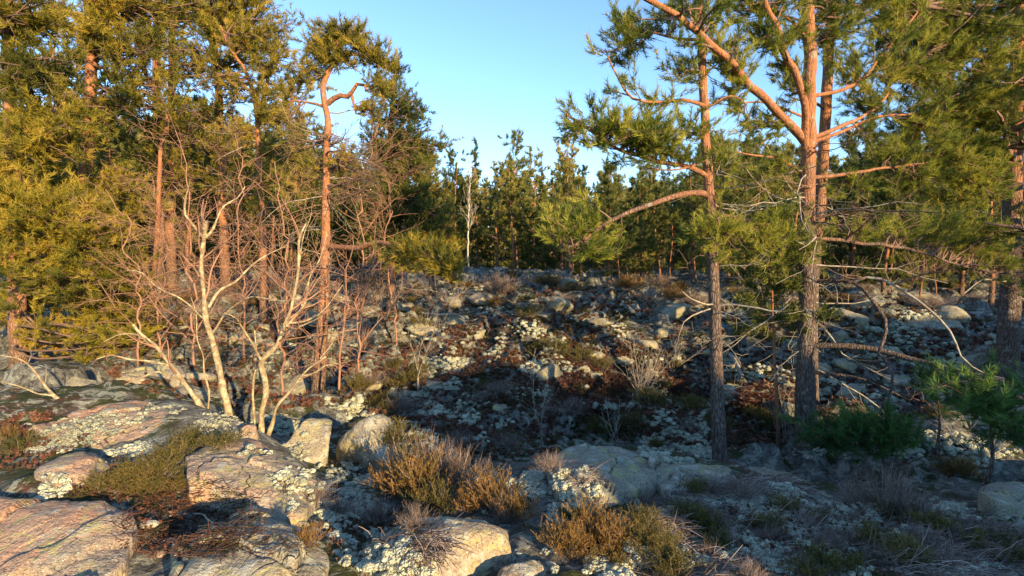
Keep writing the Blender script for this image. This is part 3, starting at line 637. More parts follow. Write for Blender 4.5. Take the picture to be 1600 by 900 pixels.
B2([(1270,222,7.4),(1320,205,7.1),(1365,185,6.8),(1420,178,6.5),(1470,165,6.2)], .028, .010, fol=dict(t0=.45, den2=6))
B2([(1270,150,7.4),(1320,140,7.2),(1350,120,7.0),(1400,60,6.8),(1440,10,6.6)], .030, .012, fol=dict(t0=.3, den2=5))
B2([(1272,277,7.4),(1330,272,7.0),(1380,262,6.7),(1440,256,6.4),(1500,240,6.2)], .030, .010, fol=dict(t0=.45, den2=6))
B2([(1272,372,7.4),(1310,375,7.2),(1345,380,7.0),(1400,385,6.7),(1460,400,6.4),(1520,420,6.1),(1600,425,5.8)], .030, .010, fol=dict(t0=.4, den2=5, bare=.75))
B2([(1272,440,7.4),(1310,438,7.2),(1335,442,7.1),(1348,452,7.0),(1370,480,6.8),(1384,505,6.7),(1380,535,6.6),(1372,550,6.6),(1392,575,6.5),(1392,600,6.4),(1385,645,6.3)], .030, .012, wob=.02, mat='bark', label='twisted bare branch hanging down in a curve')
B2([(1335,440,7.1),(1352,433,7.0),(1385,438,6.9),(1420,460,6.7),(1462,492,6.5),(1490,525,6.4),(1500,555,6.3),(1530,580,6.2),(1570,592,6.0)], .020, .008, wob=.02, mat='dead', name='dead_branch', label='arched bare branch curving down to the right')
B2([(1270,540,7.4),(1310,540,7.2),(1360,545,7.0),(1420,560,6.7),(1470,572,6.4),(1540,590,6.0),(1620,612,5.6)], .045, .026, wob=.03, label='thick low branch sloping down to the right edge')
B2([(1270,582,7.4),(1310,585,7.2),(1350,592,7.0),(1385,608,6.8),(1420,625,6.6)], .026, .010, wob=.04)
B2([(1540,592,6.0),(1570,612,5.8),(1600,622,5.7)], .020, .010)
B2([(1262,60,7.4),(1230,30,7.3),(1180,10,7.2),(1120,-20,7.0)], .024, .01, fol=dict(t0=.3, den2=5))
s.dens = 2.7
PD = [(1230,140,7.2,30,40,4),(1240,50,7.3,34,34,4),(1400,90,6.5,50,40,7),(1360,170,6.8,36,30,5),(1130,150,6.8,30,24,3),(1180,205,7.2,40,24,5),(1215,260,7.3,36,24,4),(1150,120,6.8,34,26,4),(1180,60,6.8,36,26,4),(1320,110,7.1,40,34,5),(1350,220,7.0,40,24,4),(1310,60,7.3,45,40,5),(1290,-20,7.3,70,40,6),(1350,150,6.8,40,30,5),(1330,300,6.9,50,24,5),(1220,10,6.9,40,30,5),(1130,-20,6.6,70,30,6),(1480,110,6.1,60,40,7),(1380,20,6.6,50,40,6),(1560,30,5.9,40,50,6),(1240,330,7.0,35,20,3),(1430,300,6.3,60,24,6),(1540,350,6.2,40,24,5),(1400,10,6.2,80,40,9),(1500,300,6.1,60,30,8),(1450,195,6.4,60,40,8),(1390,120,6.7,40,40,5),(1160,80,6.6,40,30,4),(1110,15,6.4,50,28,4),(1545,300,5.9,40,40,6),(1490,55,6.0,85,50,12),(1420,40,6.4,60,40,7),(1440,130,6.2,60,50,11),(1500,195,6.0,58,46,14),(1430,205,6.2,50,42,10),(1385,235,6.5,40,30,5),(1540,190,5.9,32,42,7),(1460,250,6.2,55,30,9),(1400,275,6.4,50,18,5),(1520,245,6.0,38,28,7),
    (1370,60,6.8,50,40,5),(1330,20,7,50,30,5),(1200,60,6.8,35,35,4),(1160,20,6.9,50,28,5),(1215,115,7.1,25,30,3),(1340,-10,6.9,70,40,6),(1200,-30,6.9,60,40,6),(1450,-30,6.3,80,40,8),
    (1120,380,6.5,52,24,10),(1190,385,6.6,50,24,9),(1245,395,6.8,32,20,6),(1090,375,6.4,25,16,3),(1570,120,5.8,35,60,6),(1390,355,6.5,60,18,6),(1470,350,6.2,55,20,9),(1330,350,6.9,40,20,4),(1520,350,6.1,30,16,4),(1560,395,6.0,35,20,5)]
for (px, py, Y, rx, ry, n) in PD: s.pad(px, py, flip((px, py, Y))[2], rx, ry, n=n)
for (px, py, Y, rx, ry, n) in [(1330,240,6.8,45,30,4),(1400,330,6.6,60,30,4),(1320,420,6.9,50,30,4),(1480,420,6.3,70,20,4),(1220,300,7.1,35,40,3),(1440,610,6.4,60,30,3),(1390,640,6.3,40,30,3)]: s.pad(px, py, Y, rx, ry, n=n, dead=True)
s.snags(34, .1, .52, .5, 1.9); s.done()

b = base_at(1268, 690, 8.7)
s = Tree('pine_tree', 'second pine trunk standing close behind the big right-hand pine', 'pine tree', b, 103, needle='needle_right', tuft=NEAR)
s.trunk(np.vstack([b, PL([(1268,560),(1270,440),(1280,330),(1288,220),(1293,120),(1298,20),(1302,-100),(1300,-240)], 8.5, 8.6)]), .105, .065, K=50, flare=.3)
s.auto(22, .55, .98, 2.2, 1.6, -.1, .6, den2=4, t0=.35, bare=.25); s.snags(10, .15, .5); s.done()

b = base_at(1578, 640, 9.2)
s = Tree('pine_tree', 'dark pine at the right edge with a sunlit strip down its trunk', 'pine tree', b, 104, needle='needle_dark', tuft=NEAR)
s.trunk(np.vstack([b, PL([(1575,590),(1577,500),(1579,430),(1583,300),(1585,200),(1589,100),(1592,0),(1594,-150),(1590,-300)], 9.2, 9.4)]), .175, .07, K=56, flare=.3, sides=16)
s.limb(PL([(1572,440,9.2),(1550,438,9),(1530,440,8.8),(1505,460,8.7)], 9), .02, .008, mat='dead', name='dead_branch')
s.auto(34, .38, .98, 2.6, 2.0, -.15, .5, den2=5, t0=.25, bare=.1); s.snags(10, .12, .4, .5, 1.3); s.done()
b = base_at(1690, 660, 8.2)
s = Tree('pine_tree', 'pine standing just past the right edge, its foliage reaching in', 'pine tree', b, 105, needle='needle_dark', tuft=NEAR)
s.trunk(np.vstack([b, PL([(1690,500),(1695,300),(1700,100),(1700,-150)], 8.2, 8.4)]), .15, .06, K=40)
s.auto(40, .30, .98, 2.6, 2.0, -.1, .5, den2=4, t0=.25, bare=.05); s.done()

# small pines close by at the right
def young(px, py, Y, label, seed, pads, h, needle='needle_green', lean=(0, 0)):
    b = base_at(px, py, Y); s = Tree('young_pine', label, 'young pine', b, seed, needle=needle, tuft=dict(n=24, ln=.085, wd=.009, spread=.95, back=.12))
    top = b + np.array([lean[0], lean[1], h]); s.trunk([b, (b+top)/2+np.array([.03, .0, 0]), top], .022, .008, K=14, sides=8, wob=.05)
    for (x, y, yy, rx, ry, n) in pads: s.pad(x, y, yy, rx, ry, n=n, den2=7, den3=9, r=.008)
    return s.done()
young(1540, 770, 5.2, 'young pine with bright green sprays by the right edge', 111, [(1470,612,5.2,24,22,4),(1545,640,5.0,55,32,12),(1590,680,4.8,35,28,8),(1500,600,5.4,25,20,4),(1600,620,5.1,30,26,5)], 1.2)
young(1375, 745, 5.9, 'low dark green young pine spreading in front of the big right pine', 112, [(1270,680,6.0,38,16,7),(1330,665,5.9,45,22,9),(1390,670,5.8,48,28,11),(1420,690,5.7,30,20,5),(1350,695,5.8,50,16,7)], .75)
young(1462, 700, 6.3, 'little green pine sapling beside the sloping low branch', 113, [(1445,592,6.3,16,14,3)], .9)
print('right pines', time.time()-T00, NT)

# ------------------------------------------------------------------ left-hand pines
MID = dict(n=15, ln=.11, wd=.015, spread=1.0, back=.15)
def lpine(px, py, Y, pts, r0, r1, label, seed, K=50, bark='bark_low', needle='needle', tuft=MID, wob=.04, name='pine_tree'):
    b = base_at(px, py, Y); s = Tree(name, label, 'pine tree', b, seed, bark=bark, needle=needle, tuft=tuft)
    s.trunk(np.vstack([b, PL(pts, Y)]), r0, r1, K=K, wob=wob, flare=.3); s.dens = 1.95; return s
s = lpine(32, 605, 11, [(28,520),(25,400),(20,250),(14,100),(8,-50),(5,-200)], .175, .08, 'orange-trunked pine at the left edge with dense olive foliage', 201)
for (px, py, Y, rx, ry, n) in [(90,330,10,70,40,14),(140,365,10,60,32,9),(50,300,11.8,90,50,10),(50,230,10.4,80,50,12),(20,470,12.2,60,45,8),(105,440,10.3,60,36,9),(60,110,10.4,90,60,16),(110,190,10.5,60,50,10),(110,520,11.0,70,22,7),(40,20,10.2,80,50,14),(170,420,10,40,50,8),(-60,300,10,60,140,12),(170,525,10,50,20,5),(-30,400,10.5,40,50,6),(40,395,10.2,60,20,4)]:
    s.pad(px, py, Y, rx, ry, n=n, den2=4.2, den3=6.5, wood_tert=False)
s.done()
s = lpine(128, 575, 12.3, [(128,500),(128,400),(135,250),(142,120),(140,0),(138,-120)], .19, .09, 'pale thick pine trunk half hidden by foliage near the left edge', 202)
for (px, py, Y, rx, ry, n) in [(260,10,12,60,40,8),(230,80,11.8,50,36,6),(270,150,12,40,30,4),(150,60,12,80,60,14),(200,20,12,70,50,11),(170,170,12,55,40,8),(190,290,12,50,40,8),(110,290,12.6,60,40,8),(160,470,11.6,70,40,10),(215,500,11.4,50,28,7),(130,-40,12,120,40,9)]:
    s.pad(px, py, Y, rx, ry, n=n, den2=4.0, den3=6, wood_tert=False)
s.done()
s = lpine(248, 458, 17, [(248,400),(250,300),(247,200),(244,80),(250,-30),(250,-130)], .15, .08, 'left one of two orange pine trunks on the left slope', 203)
for (px, py, Y, rx, ry, n) in [(250,190,15.8,60,40,8),(190,330,15.5,30,30,3),(290,260,15.8,60,40,6),(320,210,15.8,50,40,6),(240,60,16.5,80,50,11),(300,30,16.5,70,40,9),(210,130,16,50,40,7),(280,120,16.6,50,30,6),(220,230,16.5,50,30,6),(260,-30,17,100,40,8),(330,100,16.6,45,30,5)]: s.pad(px, py, Y, rx, ry, n=n, den2=3.2, den3=5, wood_tert=False)
s.snags(14, .15, .6, .5, 1.6); s.done()
s = lpine(268, 457, 17.5, [(267,400),(264,330),(266,250),(268,120),(270,-20)], .165, .08, 'right one of two orange pine trunks on the left slope', 204)
for (px, py, Y, rx, ry, n) in [(280,70,17.5,60,40,7),(300,180,17.5,40,35,4),(330,20,17.5,70,30,7)]: s.pad(px, py, Y, rx, ry, n=n, den2=3.2, den3=5, wood_tert=False)
s.snags(14, .15, .6, .5, 1.6); s.done()
s = lpine(352, 445, 16, [(350,380),(346,250),(342,150),(338,90),(318,30),(300,-30),(300,-140)], .15, .08, 'leaning pine behind the left birch with a forked top', 205)
for (px, py, Y, rx, ry, n) in [(300,80,15,60,40,8),(330,170,15,50,30,5),(290,-10,15,60,40,8),(410,-10,15,40,30,6),(340,230,15,50,40,6),(370,290,15,50,34,5),(350,40,15.5,75,45,12),(400,40,15.5,50,40,8),(390,90,15.2,45,30,6),(330,110,15.6,40,30,4),(400,0,15.5,60,30,7),(350,-40,15.5,90,40,8),(370,150,15.4,40,25,4)]: s.pad(px, py, Y, rx, ry, n=n, den2=3.6, den3=5.5, wood_tert=False)
s.snags(16, .15, .6, .5, 1.6); s.done()
s = lpine(412, 446, 14, [(412,420),(410,350),(406,270),(402,190),(396,150),(384,112),(362,80),(345,40)], .135, .03, 'reddish pine trunk between the two bare birches, bending left at the top', 206)
s.limb(PL([(403,190,14),(415,140,14),(425,100,14)], 14), .07, .03, fol=dict(t0=.4, den2=4))
for (px, py, Y, rx, ry, n) in [(440,75,13.6,40,40,8),(400,110,13.6,60,40,8),(330,130,13.8,50,40,7),(460,170,13.4,36,30,5),(410,330,13.2,40,24,3),(360,60,13.8,45,40,8),(370,210,13.6,50,30,6),(440,230,13.4,45,30,6),(420,280,13.4,50,26,4),(415,60,14,45,38,10),(430,110,13.8,50,32,10),(460,140,13.6,40,24,6),(400,140,13.8,45,28,6),(430,180,13.4,55,22,6),(440,40,14,28,24,4)]: s.pad(px, py, Y, rx, ry, n=n, den2=4, den3=6)
s.snags(20, .2, .75, .5, 1.5); s.done()
s = lpine(496, 646, 9.7, [(498,600),(503,520),(508,400),(509,320),(511,250),(512,190),(507,160),(505,135),(512,115),(522,95),(530,60)], .135, .04, 'tall pine left of centre with a wind-swept flat top and orange bark', 207, K=80, wob=.02, tuft=dict(n=14, ln=.10, wd=.014, spread=1.0, back=.12))
s.limb(PL([(512,162,9.7),(528,150,9.6),(545,151,9.5),(552,140,9.4),(560,130,9.4),(570,133,9.4),(572,142,9.3)], 9.5), .055, .022, wob=.01, label='gnarled hooked limb on the right of the upper trunk')
s.limb(PL([(550,150,9.5),(552,160,9.4),(556,178,9.3)], 9.5), .03, .012, wob=.01)
s.limb(PL([(508,168,9.7),(480,160,9.9),(450,158,10)], 9.7), .03, .012, fol=dict(t0=.3, den2=4))
s.limb(PL([(511,385,9.7),(530,386,9.4),(560,388,9.0),(590,378,8.6),(615,384,8.2),(640,390,7.9)], 9), .058, .03, wob=.02, label='thick pale low limb reaching right')
s.limb(PL([(640,390,7.9),(670,400,7.7),(700,420,7.5),(715,440,7.4)], 9), .03, .008, fol=dict(t0=.1, den2=8))
s.limb(PL([(522,95,9.7),(545,85,9.6),(575,88,9.5),(600,108,9.4)], 9.6), .035, .01, fol=dict(t0=.2, den2=7))
s.dens = 2.5
for (px, py, Y, rx, ry, n) in [(505,85,9.6,36,24,6),(560,62,9.6,34,24,6),(590,88,9.4,28,24,5),(470,100,9.8,26,22,4),(450,130,9.9,26,24,4),(600,130,9.3,22,20,4),(585,165,9.3,24,24,4),(510,50,9.7,32,24,9),(545,50,9.6,36,22,9),(480,70,9.8,26,26,6),(575,75,9.5,30,24,7),(530,95,9.6,36,16,6),(600,100,9.4,22,16,4),(450,200,10,34,26,5),(470,260,10,36,30,5),(540,260,9.6,36,30,5),(500,215,9.8,32,30,4),(475,120,9.9,28,20,3),
   (640,390,7.8,42,16,8),(690,400,7.6,34,20,9),(700,425,7.5,22,16,5),(605,410,8.0,44,22,4)]: s.pad(px, py, Y, rx, ry, n=n, den2=5, den3=7)
for (px, py, Y, rx, ry, n) in [(540,220,9.4,50,50,7),(560,300,9.2,60,50,9),(460,220,9.8,50,50,8),(590,180,9.4,35,35,4),(450,330,9.6,40,50,5),(600,250,9.2,40,40,6)]: s.pad(px, py, Y, rx, ry, n=n, dead=True, den2=6)
s.snags(30, .3, .8, .6, 1.6); s.done()
# dense darker trees right of it
s = lpine(612, 450, 14.5, [(610,400),(609,340),(608,250),(612,180),(618,110),(620,95)], .15, .05, 'dense dark green pine crown rising behind the wind-swept pine', 208, needle='needle_dark'); s.dens = 2.6
for (px, py, Y, rx, ry, n) in [(620,106,14.2,24,20,6),(585,130,14.2,26,22,6),(575,230,13.6,40,40,7),(560,290,13.4,50,36,7),(590,350,13.2,60,26,7),(680,230,14,22,18,5),(612,150,14,42,26,8),(645,170,14,32,26,8),(590,190,14,40,26,7),(650,215,13.8,36,28,9),(610,240,13.8,48,28,9),(655,262,13.6,36,28,9),(600,300,13.8,60,30,9),(655,310,13.4,44,28,10),(668,190,14,18,12,3),(675,340,13.2,40,24,8)]: s.pad(px, py, Y, rx, ry, n=n, den2=4.2, den3=6.5, wood_tert=False)
s.snags(14, .1, .5, .5, 1.5); s.done()
s = lpine(676, 438, 17, [(674,390),(672,330),(670,270),(668,240)], .12, .04, 'bushy green pine between the tall left pines and the gap in the forest', 209)
for (px, py, Y, rx, ry, n) in [(672,250,16.6,20,16,4),(680,300,16.2,38,24,8),(700,340,16,34,22,8),(660,350,16,50,24,8),(700,380,15.6,34,18,7),(650,400,15.5,44,16,6)]: s.pad(px, py, Y, rx, ry, n=n, den2=3.6, den3=5.5, wood_tert=False)
s.done()
# crooked thin pine
s = lpine(248, 330, 13, [], .05, .04, 'thin crooked sunlit branchless tree', 210) if False else None
b = base_at(228, 560, 13.5)
s = Tree('pine_tree', 'thin crooked pine stem curving through the foliage upper left', 'pine tree', b, 210, bark='bark_low', tuft=MID)
s.trunk(np.vstack([b, PL([(236,470),(245,380),(249,270),(252,225),(262,190),(250,155),(232,128),(226,90),(236,30)], 13.5)]), .075, .03, K=60, wob=.02)
s.pad(235, 60, 13.4, 50, 40, n=7); s.pad(200, 110, 13.2, 40, 26, n=5); s.done()
print('left pines', time.time()-T00, NT)

# ------------------------------------------------------------------ bare birches on the ledge
def gnarl(px, py, Y, label, seed, limbs, bark='birch', twig='bare_twig', name='bare_birch', cat='birch', **kw):
    b = base_at(px, py, Y); s = Tree(name, label, cat, b, seed, bark=bark, twig=twig); first = True
    for (pts, r0, r1, dens) in limbs:
        L_ = PL(pts, Y) if len(pts[0]) > 2 else PL(pts, Y)
        if first: L_ = np.vstack([b, L_])
        K = int(np.clip(np.linalg.norm(np.diff(L_, axis=0), axis=1).sum()*14, 10, 44)); Lm = smooth_line(L_, K, s.rng, .11)
        R = .74*np.linspace(r0, r1, K)*(1+.45*pnoise(np.c_[np.arange(K)*.7, np.full(K, r0*700.), np.zeros(K)])); mb = MB()
        if first: z = np.r_[0, np.cumsum(np.linalg.norm(np.diff(Lm, axis=0), axis=1))]; R = R*(1+.5*np.exp(-z/.12))
        tubes(mb, Lm[None], R[None], 10, rough=.8, seed=seed); link('trunk' if first else 'branch', mb.mesh('trunk' if first else 'branch', MAT[bark], origin=s.base), s.o)
        if dens: bare_tree(s, Lm[None], R[None], den=(dens*1.5, 7, 9), **kw)
        first = False
    return s.done()
gnarl(362, 650, 5.45, 'bare lichen-crusted birch with a curved trunk on the rock crest', 301, [
 ([(350,610),(338,570),(330,530),(325,490),(318,440),(316,400),(318,370),(325,345)], .052, .026, 2.0),
 ([(318,372,5.45),(305,345,5.4),(294,330,5.35),(292,305,5.3),(297,285,5.2)], .022, .006, 5),
 ([(320,372,5.45),(340,345,5.5),(352,320,5.6),(366,308,5.7),(378,290,5.8)], .022, .006, 5),
 ([(320,500,5.45),(300,478,5.3),(275,460,5.2),(255,452,5.1),(225,430,5.0),(195,425,4.9)], .014, .005, 6),
 ([(326,480,5.45),(345,455,5.5),(370,440,5.6),(395,420,5.7),(425,398,5.8),(450,380,5.9)], .022, .006, 6),
 ([(332,520,5.45),(350,490,5.4),(375,475,5.3),(415,468,5.2),(450,470,5.1)], .018, .006, 4)])
gnarl(318, 632, 5.25, 'low sprawling lichened birch limb leaning left over the outcrop', 302, [
 ([(300,612),(285,592),(268,575),(250,555),(235,540),(222,528),(210,505)], .036, .016, 3),
 ([(265,572,5.25),(235,562,5.1),(205,560,5.0),(180,556,4.9),(150,560,4.8)], .016, .006, 5),
 ([(285,595,5.25),(265,592,5.1),(248,582,5.0),(225,590,4.95),(195,605,4.9)], .015, .006, 3),
 ([(235,540,5.25),(215,530,5.3),(190,528,5.3),(160,532,5.3)], .014, .005, 6)])
gnarl(324, 636, 5.4, 'thin upright bare stem between the left birch trunks', 303, [
 ([(323,600),(320,560),(308,530),(302,500),(296,470)], .013, .005, 3)])
gnarl(408, 690, 5.7, 'forked lichened birch with two trunks right of the rock crest', 304, [
 ([(408,650),(410,600),(411,565),(432,540),(448,510),(460,470),(466,430),(472,385),(478,350)], .048, .012, 2.5),
 ([(411,568,5.7),(402,545,5.6),(385,520,5.5),(372,500,5.4),(350,490,5.3)], .02, .007, 5),
 ([(448,510,5.7),(470,480,5.8),(490,430,5.9),(503,390,6.0),(508,360,6.1)], .02, .006, 4),
 ([(460,462,5.7),(462,420,5.7),(478,370,5.7),(488,330,5.7)], .014, .004, 4),
 ([(452,505,5.7),(480,500,5.8),(505,480,5.9),(540,440,6.0)], .016, .005, 5),
 ([(440,522,5.7),(475,505,5.5),(500,495,5.4),(530,470,5.3)], .014, .005, 5)])
gnarl(400, 690, 5.85, 'slender pale stem rising close against the forked birch', 305, [([(396,650),(398,600),(404,560),(398,520)], .022, .01, 3)])
gnarl(415, 695, 5.6, 'leaning lichened birch stem slanting right from the rock foot', 306, [
 ([(430,650),(450,610),(475,585),(492,570),(505,555)], .028, .014, 2),
 ([(470,588,5.6),(500,575,5.5),(530,568,5.5),(550,560,5.4)], .014, .005, 4),
 ([(500,560,5.6),(512,540,5.6),(530,520,5.6),(560,500,5.5)], .012, .005, 4)])
gnarl(95, 632, 4.9, 'bare pale dead stem leaning left at the left edge', 307, [
 ([(82,612),(66,590),(50,572),(30,560),(0,552)], .020, .006, 4),
 ([(82,618,4.9),(60,612,4.85),(30,604,4.8),(-5,598,4.7)], .011, .004, 3)], twig='dead')
for k, (px, py, Y, pts, lab) in enumerate([
 (300, 560, 9, [(300,470),(290,400),(300,330),(290,260),(280,200)], 'reddish bare birch thicket stem left of the left birch'),
 (440, 560, 8.5, [(440,480),(450,400),(440,320),(430,250)], 'bare reddish tree with a fine twiggy crown behind the birches'),
 (560, 560, 9.5, [(560,480),(570,400),(560,320),(575,240),(590,190)], 'bare reddish tree with drooping twigs right of the tall pine'),
 (380, 520, 10.5, [(380,440),(372,360),(380,280),(365,210)], 'bare tree with a dense rusty twig crown in front of the left slope'),
 (530, 600, 8.6, [(530,540),(545,480),(540,420),(560,370)], 'low bare tree with hanging twigs by the foot of the tall pine'),
 (620, 540, 11, [(615,470),(600,400),(610,320),(600,260)], 'bare reddish tree in front of the dense dark pine'),
 (250, 540, 10.5, [(250,470),(262,390),(250,320),(240,270)], 'bare tangled tree in front of the two orange trunks'),
 (215, 560, 9.5, [(215,480),(205,400),(190,330),(170,300)], 'bare crooked tree under the left pine foliage')]):
    b = base_at(px, py, Y); s = Tree('bare_tree', lab, 'bare tree', b, 320+k, bark='bare_twig', twig='bare_twig'); L_ = np.vstack([b, PL(pts, Y)])
    Lm = smooth_line(L_, 26, s.rng, .28); R = np.linspace(.023, .006, 26); mb = MB(); tubes(mb, Lm[None], R[None], 8, rough=.2); link('trunk', mb.mesh('trunk', MAT['bare_twig'], origin=b), s.o)
    bare_tree(s, Lm[None], R[None], den=(6, 6, 8), ln=(.36, .5, .5), ang=.9, up=.0, wander=.2, rmin=.0030, t0=.15); s.done()
print('birches', time.time()-T00, NT)
#@@PART3
# ------------------------------------------------------------------ the forest beyond
def proto_pine(seed, H, crown0, width, needle, label, nb=34, bark='bark_low', spruce=False, r0=.13):
    s = Tree('forest_pine', label, 'pine tree', (0, 0, 0), seed, bark=bark, needle=needle, twig='twig', tuft=dict(n=10, ln=.26, wd=.055, spread=1.1, back=.35))
    rg = s.rng; n = 7; pts = np.c_[np.cumsum(rg.normal(size=n)*.10), np.cumsum(rg.normal(size=n)*.10), np.linspace(0, H, n)]; pts[0, :2] = 0
    s.trunk(pts, r0, .02, K=22, sides=7, wob=.08, flare=.3)
    if spruce:
        s.auto(nb, crown0, .99, width, .15, -.35, .35, den2=5.5, den3=4.2, t0=.05, len2=.35, wood_tert=False, az=None, up2=-.02, wander=.06)
    else:
        s.auto(nb, crown0, .99, width, width*.45, -.1, .75, den2=5.0, den3=4.5, t0=.2, len2=.5, wood_tert=False)
    s.snags(9, .08, crown0, .4, 1.2); o = s.done(); return o
PRO = [proto_pine(501, 11, .36, 2.4, 'needle_far', 'x'), proto_pine(502, 12.5, .42, 2.8, 'needle_far', 'x', 46), proto_pine(503, 9.5, .22, 2.4, 'needle_far', 'x', 44),
       proto_pine(504, 13, .12, 1.9, 'needle_dark', 'x', 80, spruce=True), proto_pine(505, 10, .08, 1.7, 'needle_dark', 'x', 64, spruce=True), proto_pine(506, 12, .52, 2.6, 'needle_far', 'x', 34)]
for k in (3, 4): PRO[k].name = 'forest_spruce'; PRO[k]['category'] = 'spruce tree'
LABS = {0: 'slim pine with a bare lower trunk in the forest behind the rocky slope', 1: 'taller pine with a high rounded crown in the forest behind the slope', 2: 'bushy shorter pine in the forest edge behind the slope',
        3: 'dark pointed spruce standing among the pines of the far forest', 4: 'small dark spruce under the far pines', 5: 'far pine with a long bare trunk and small high crown'}
GRP = {0: 'slim pines of the far forest', 1: 'tall pines of the far forest', 2: 'bushy pines of the forest edge', 3: 'spruces of the far forest', 4: 'small spruces of the far forest', 5: 'high-crowned pines of the far forest'}
used = set(); rng = np.random.RandomState(77)
def far_tree(k, x, y, sc, label=None, group='auto', rz=None):
    z = gh(x, y) - .1; rz = rng.uniform(0, 6.28) if rz is None else rz; g_ = GRP[k] if group == 'auto' else group
    if k not in used:
        used.add(k); o = PRO[k]; o.location = (x, y, z); o.rotation_euler = (0, 0, rz); o.scale = (sc, sc, sc); o['label'] = label or LABS[k]
        if g_: o['group'] = g_
        return o
    o = dup(PRO[k], (x, y, z), rz, sc, label or LABS[k], g_, tilt=(rng.normal()*.02, rng.normal()*.02))
    if g_ is None and 'group' in o: del o['group']
    return o
# skyline profile of the photograph: how high the forest may stand at each pixel column
SKX = [-200, 300, 560, 690, 720, 745, 770, 800, 850, 880, 930, 1000, 1060, 1120, 1200, 1300, 1600, 1900]
SKY_ = [150, 150, 220, 262, 250, 228, 262, 232, 245, 242, 262, 250, 235, 215, 205, 215, 190, 190]
HT = {0: 11, 1: 12.5, 2: 9.5, 3: 13, 4: 10, 5: 12}
spots = []
tries = 0
while len(spots) < 285 and tries < 20000:
    tries += 1
    Y = 17.5 + 42*rng.rand()**1.2; px = rng.uniform(-160, 1760); x = (px-800)/F*Y
    if Y < 25 and 640 < px < 920: continue
    if Y < 20 and 560 < px < 1150: continue
    if any((x-a)**2+(Y-b)**2 < 1.5**2 for a, b in spots): continue
    spots.append((x, Y))
    top = np.interp(px, SKX, SKY_)+rng.uniform(0, 38); ztop = P(px, top, Y)[2]; H = ztop + 1.2
    k = rng.choice([0, 1, 2, 3, 4, 5], p=[.17, .15, .25, .15, .18, .10]); 
    fm = min(((-120, 'the ground beyond the left edge'), (25, 'the leftmost pine'), (128, 'the pale thick left pine'), (190, 'the low left foliage'), (255, 'the two orange trunks'), (325, 'the left birch'), (412, 'the reddish pine trunk'), (460, 'the forked birch'), (510, 'the wind-swept pine'), (612, 'the dark-crowned pine'),
        (676, 'the bushy pine by the gap'), (733, 'the white birch'), (775, 'the twin-stemmed pine'), (832, 'the golden rounded top'), (890, 'the flat-topped red-trunked pine'), (968, 'the short stout slope pine'), (1115, 'the slim straight pine'), (1190, 'the tall dark spruce'), (1262, 'the big dark-barked pine'),
        (1330, 'the twisted hanging branch'), (1385, 'the arched dead branch'), (1445, 'the slim dark slope pines'), (1515, 'the bright right-hand sprays'), (1578, 'the right-edge pine'), (1700, 'the ground beyond the right edge')), key=lambda q: abs(q[0]-px))
    wa = ('' if abs(px-fm[0]) < 12 else 'left of ' if px < fm[0] else 'right of ')+fm[1]
    dp = 'near' if Y < 24 else 'farther' if Y < 34 else 'far' if Y < 46 else 'farthest'
    far_tree(k, x, Y, float(np.clip(H/HT[k], .45, 1.7))*rng.uniform(.86, 1.0), {0: 'slim bare-stemmed pine ', 1: 'tall round-crowned pine ', 2: 'bushy low-branched pine ', 3: 'pointed dark spruce ', 4: 'small dark spruce ', 5: 'high-crowned long-stemmed pine '}[k]+dp+' behind, '+wa)
for (px, Y, k, top, lab) in [(748, 34, 3, 213, 'narrow pointed conifer top standing highest left of the centre gap'), (803, 36, 1, 218, 'ragged tall pine top in the middle of the skyline'),
    (832, 43, 0, 232, 'golden rounded pine top right of the skyline middle'), (890, 25, 2, 238, 'dark flat-topped pine with a red trunk at the right of the skyline'), (715, 40, 1, 240, 'pale golden pine top beside the left pines'),
    (775, 33, 0, 262, 'twin-stemmed pine in front of the dark forest hollow'), (1012, 30, 2, 262, 'bushy pine behind the arching orange branch'), (1190, 24, 3, 238, 'dark spruce between the slim pine and the big pine'), (962, 38, 0, 255, 'sunlit pine behind the slim pine')]:
    x = (px-800)/F*Y; far_tree(k, x, Y, (P(px, top, Y)[2]+1.2)/HT[k], lab, None)
# slim young pines standing on the slope
for (px, py, Y, top, k, lab) in [(892,466,20,300,0,'thin pine with a pale trunk on the slope crest'),(968,478,17,330,5,'short stout pine trunk on the slope'),(1003,452,23,300,0,'pale pine trunk leaning among dark stems'),(1185,560,12,300,4,'thin mossy spruce behind the slim pine'),
    (1215,745,7.6,330,5,'thin dead-looking stem left of the big pine'),(1435,540,15,330,0,'slim dark pine on the right slope'),(1458,530,17,330,5,'dark pine trunk beside the slim one on the right slope'),(1047,440,26,300,1,'white-barked stump-like trunk at the forest edge'),(610,440,19,230,1,'pine behind the dense dark crown'),
    (455,450,18,200,5,'bare orange trunk behind the reddish twigs'),(425,452,19,190,1,'second bare trunk behind the reddish twigs'),(180,470,16,60,1,'pine trunk behind the left foliage'),(1110,470,17,225,2,'bushy pine behind the slim straight pine'),(1240,480,15,230,2,'bushy pine left of the big dark-barked pine'),(1380,480,17,190,4,'dark spruce seen under the right-hand foliage'),(1440,480,19,200,2,'bushy pine under the bright right-hand sprays'),(1160,470,19,215,3,'dark spruce right of the slim straight pine'),(1545,500,17,170,2,'bushy dark pine left of the right-edge pine'),(70,480,15,0,2,'dense pine filling the gap at the left edge'),(-40,500,14,-40,2,'dense pine beyond the left edge'),(1330,470,20,200,2,'bushy pine behind the big right pine'),(1500,480,20,180,2,'dark bushy pine at right behind the slope'),(1620,500,17,120,3,'dark spruce at the right edge of the slope')]:
    p = P(px, py, Y); far_tree(k, p[0], p[1], float((P(px, top, Y)[2]-gh(p[0], p[1]))/HT[k]), lab, None)
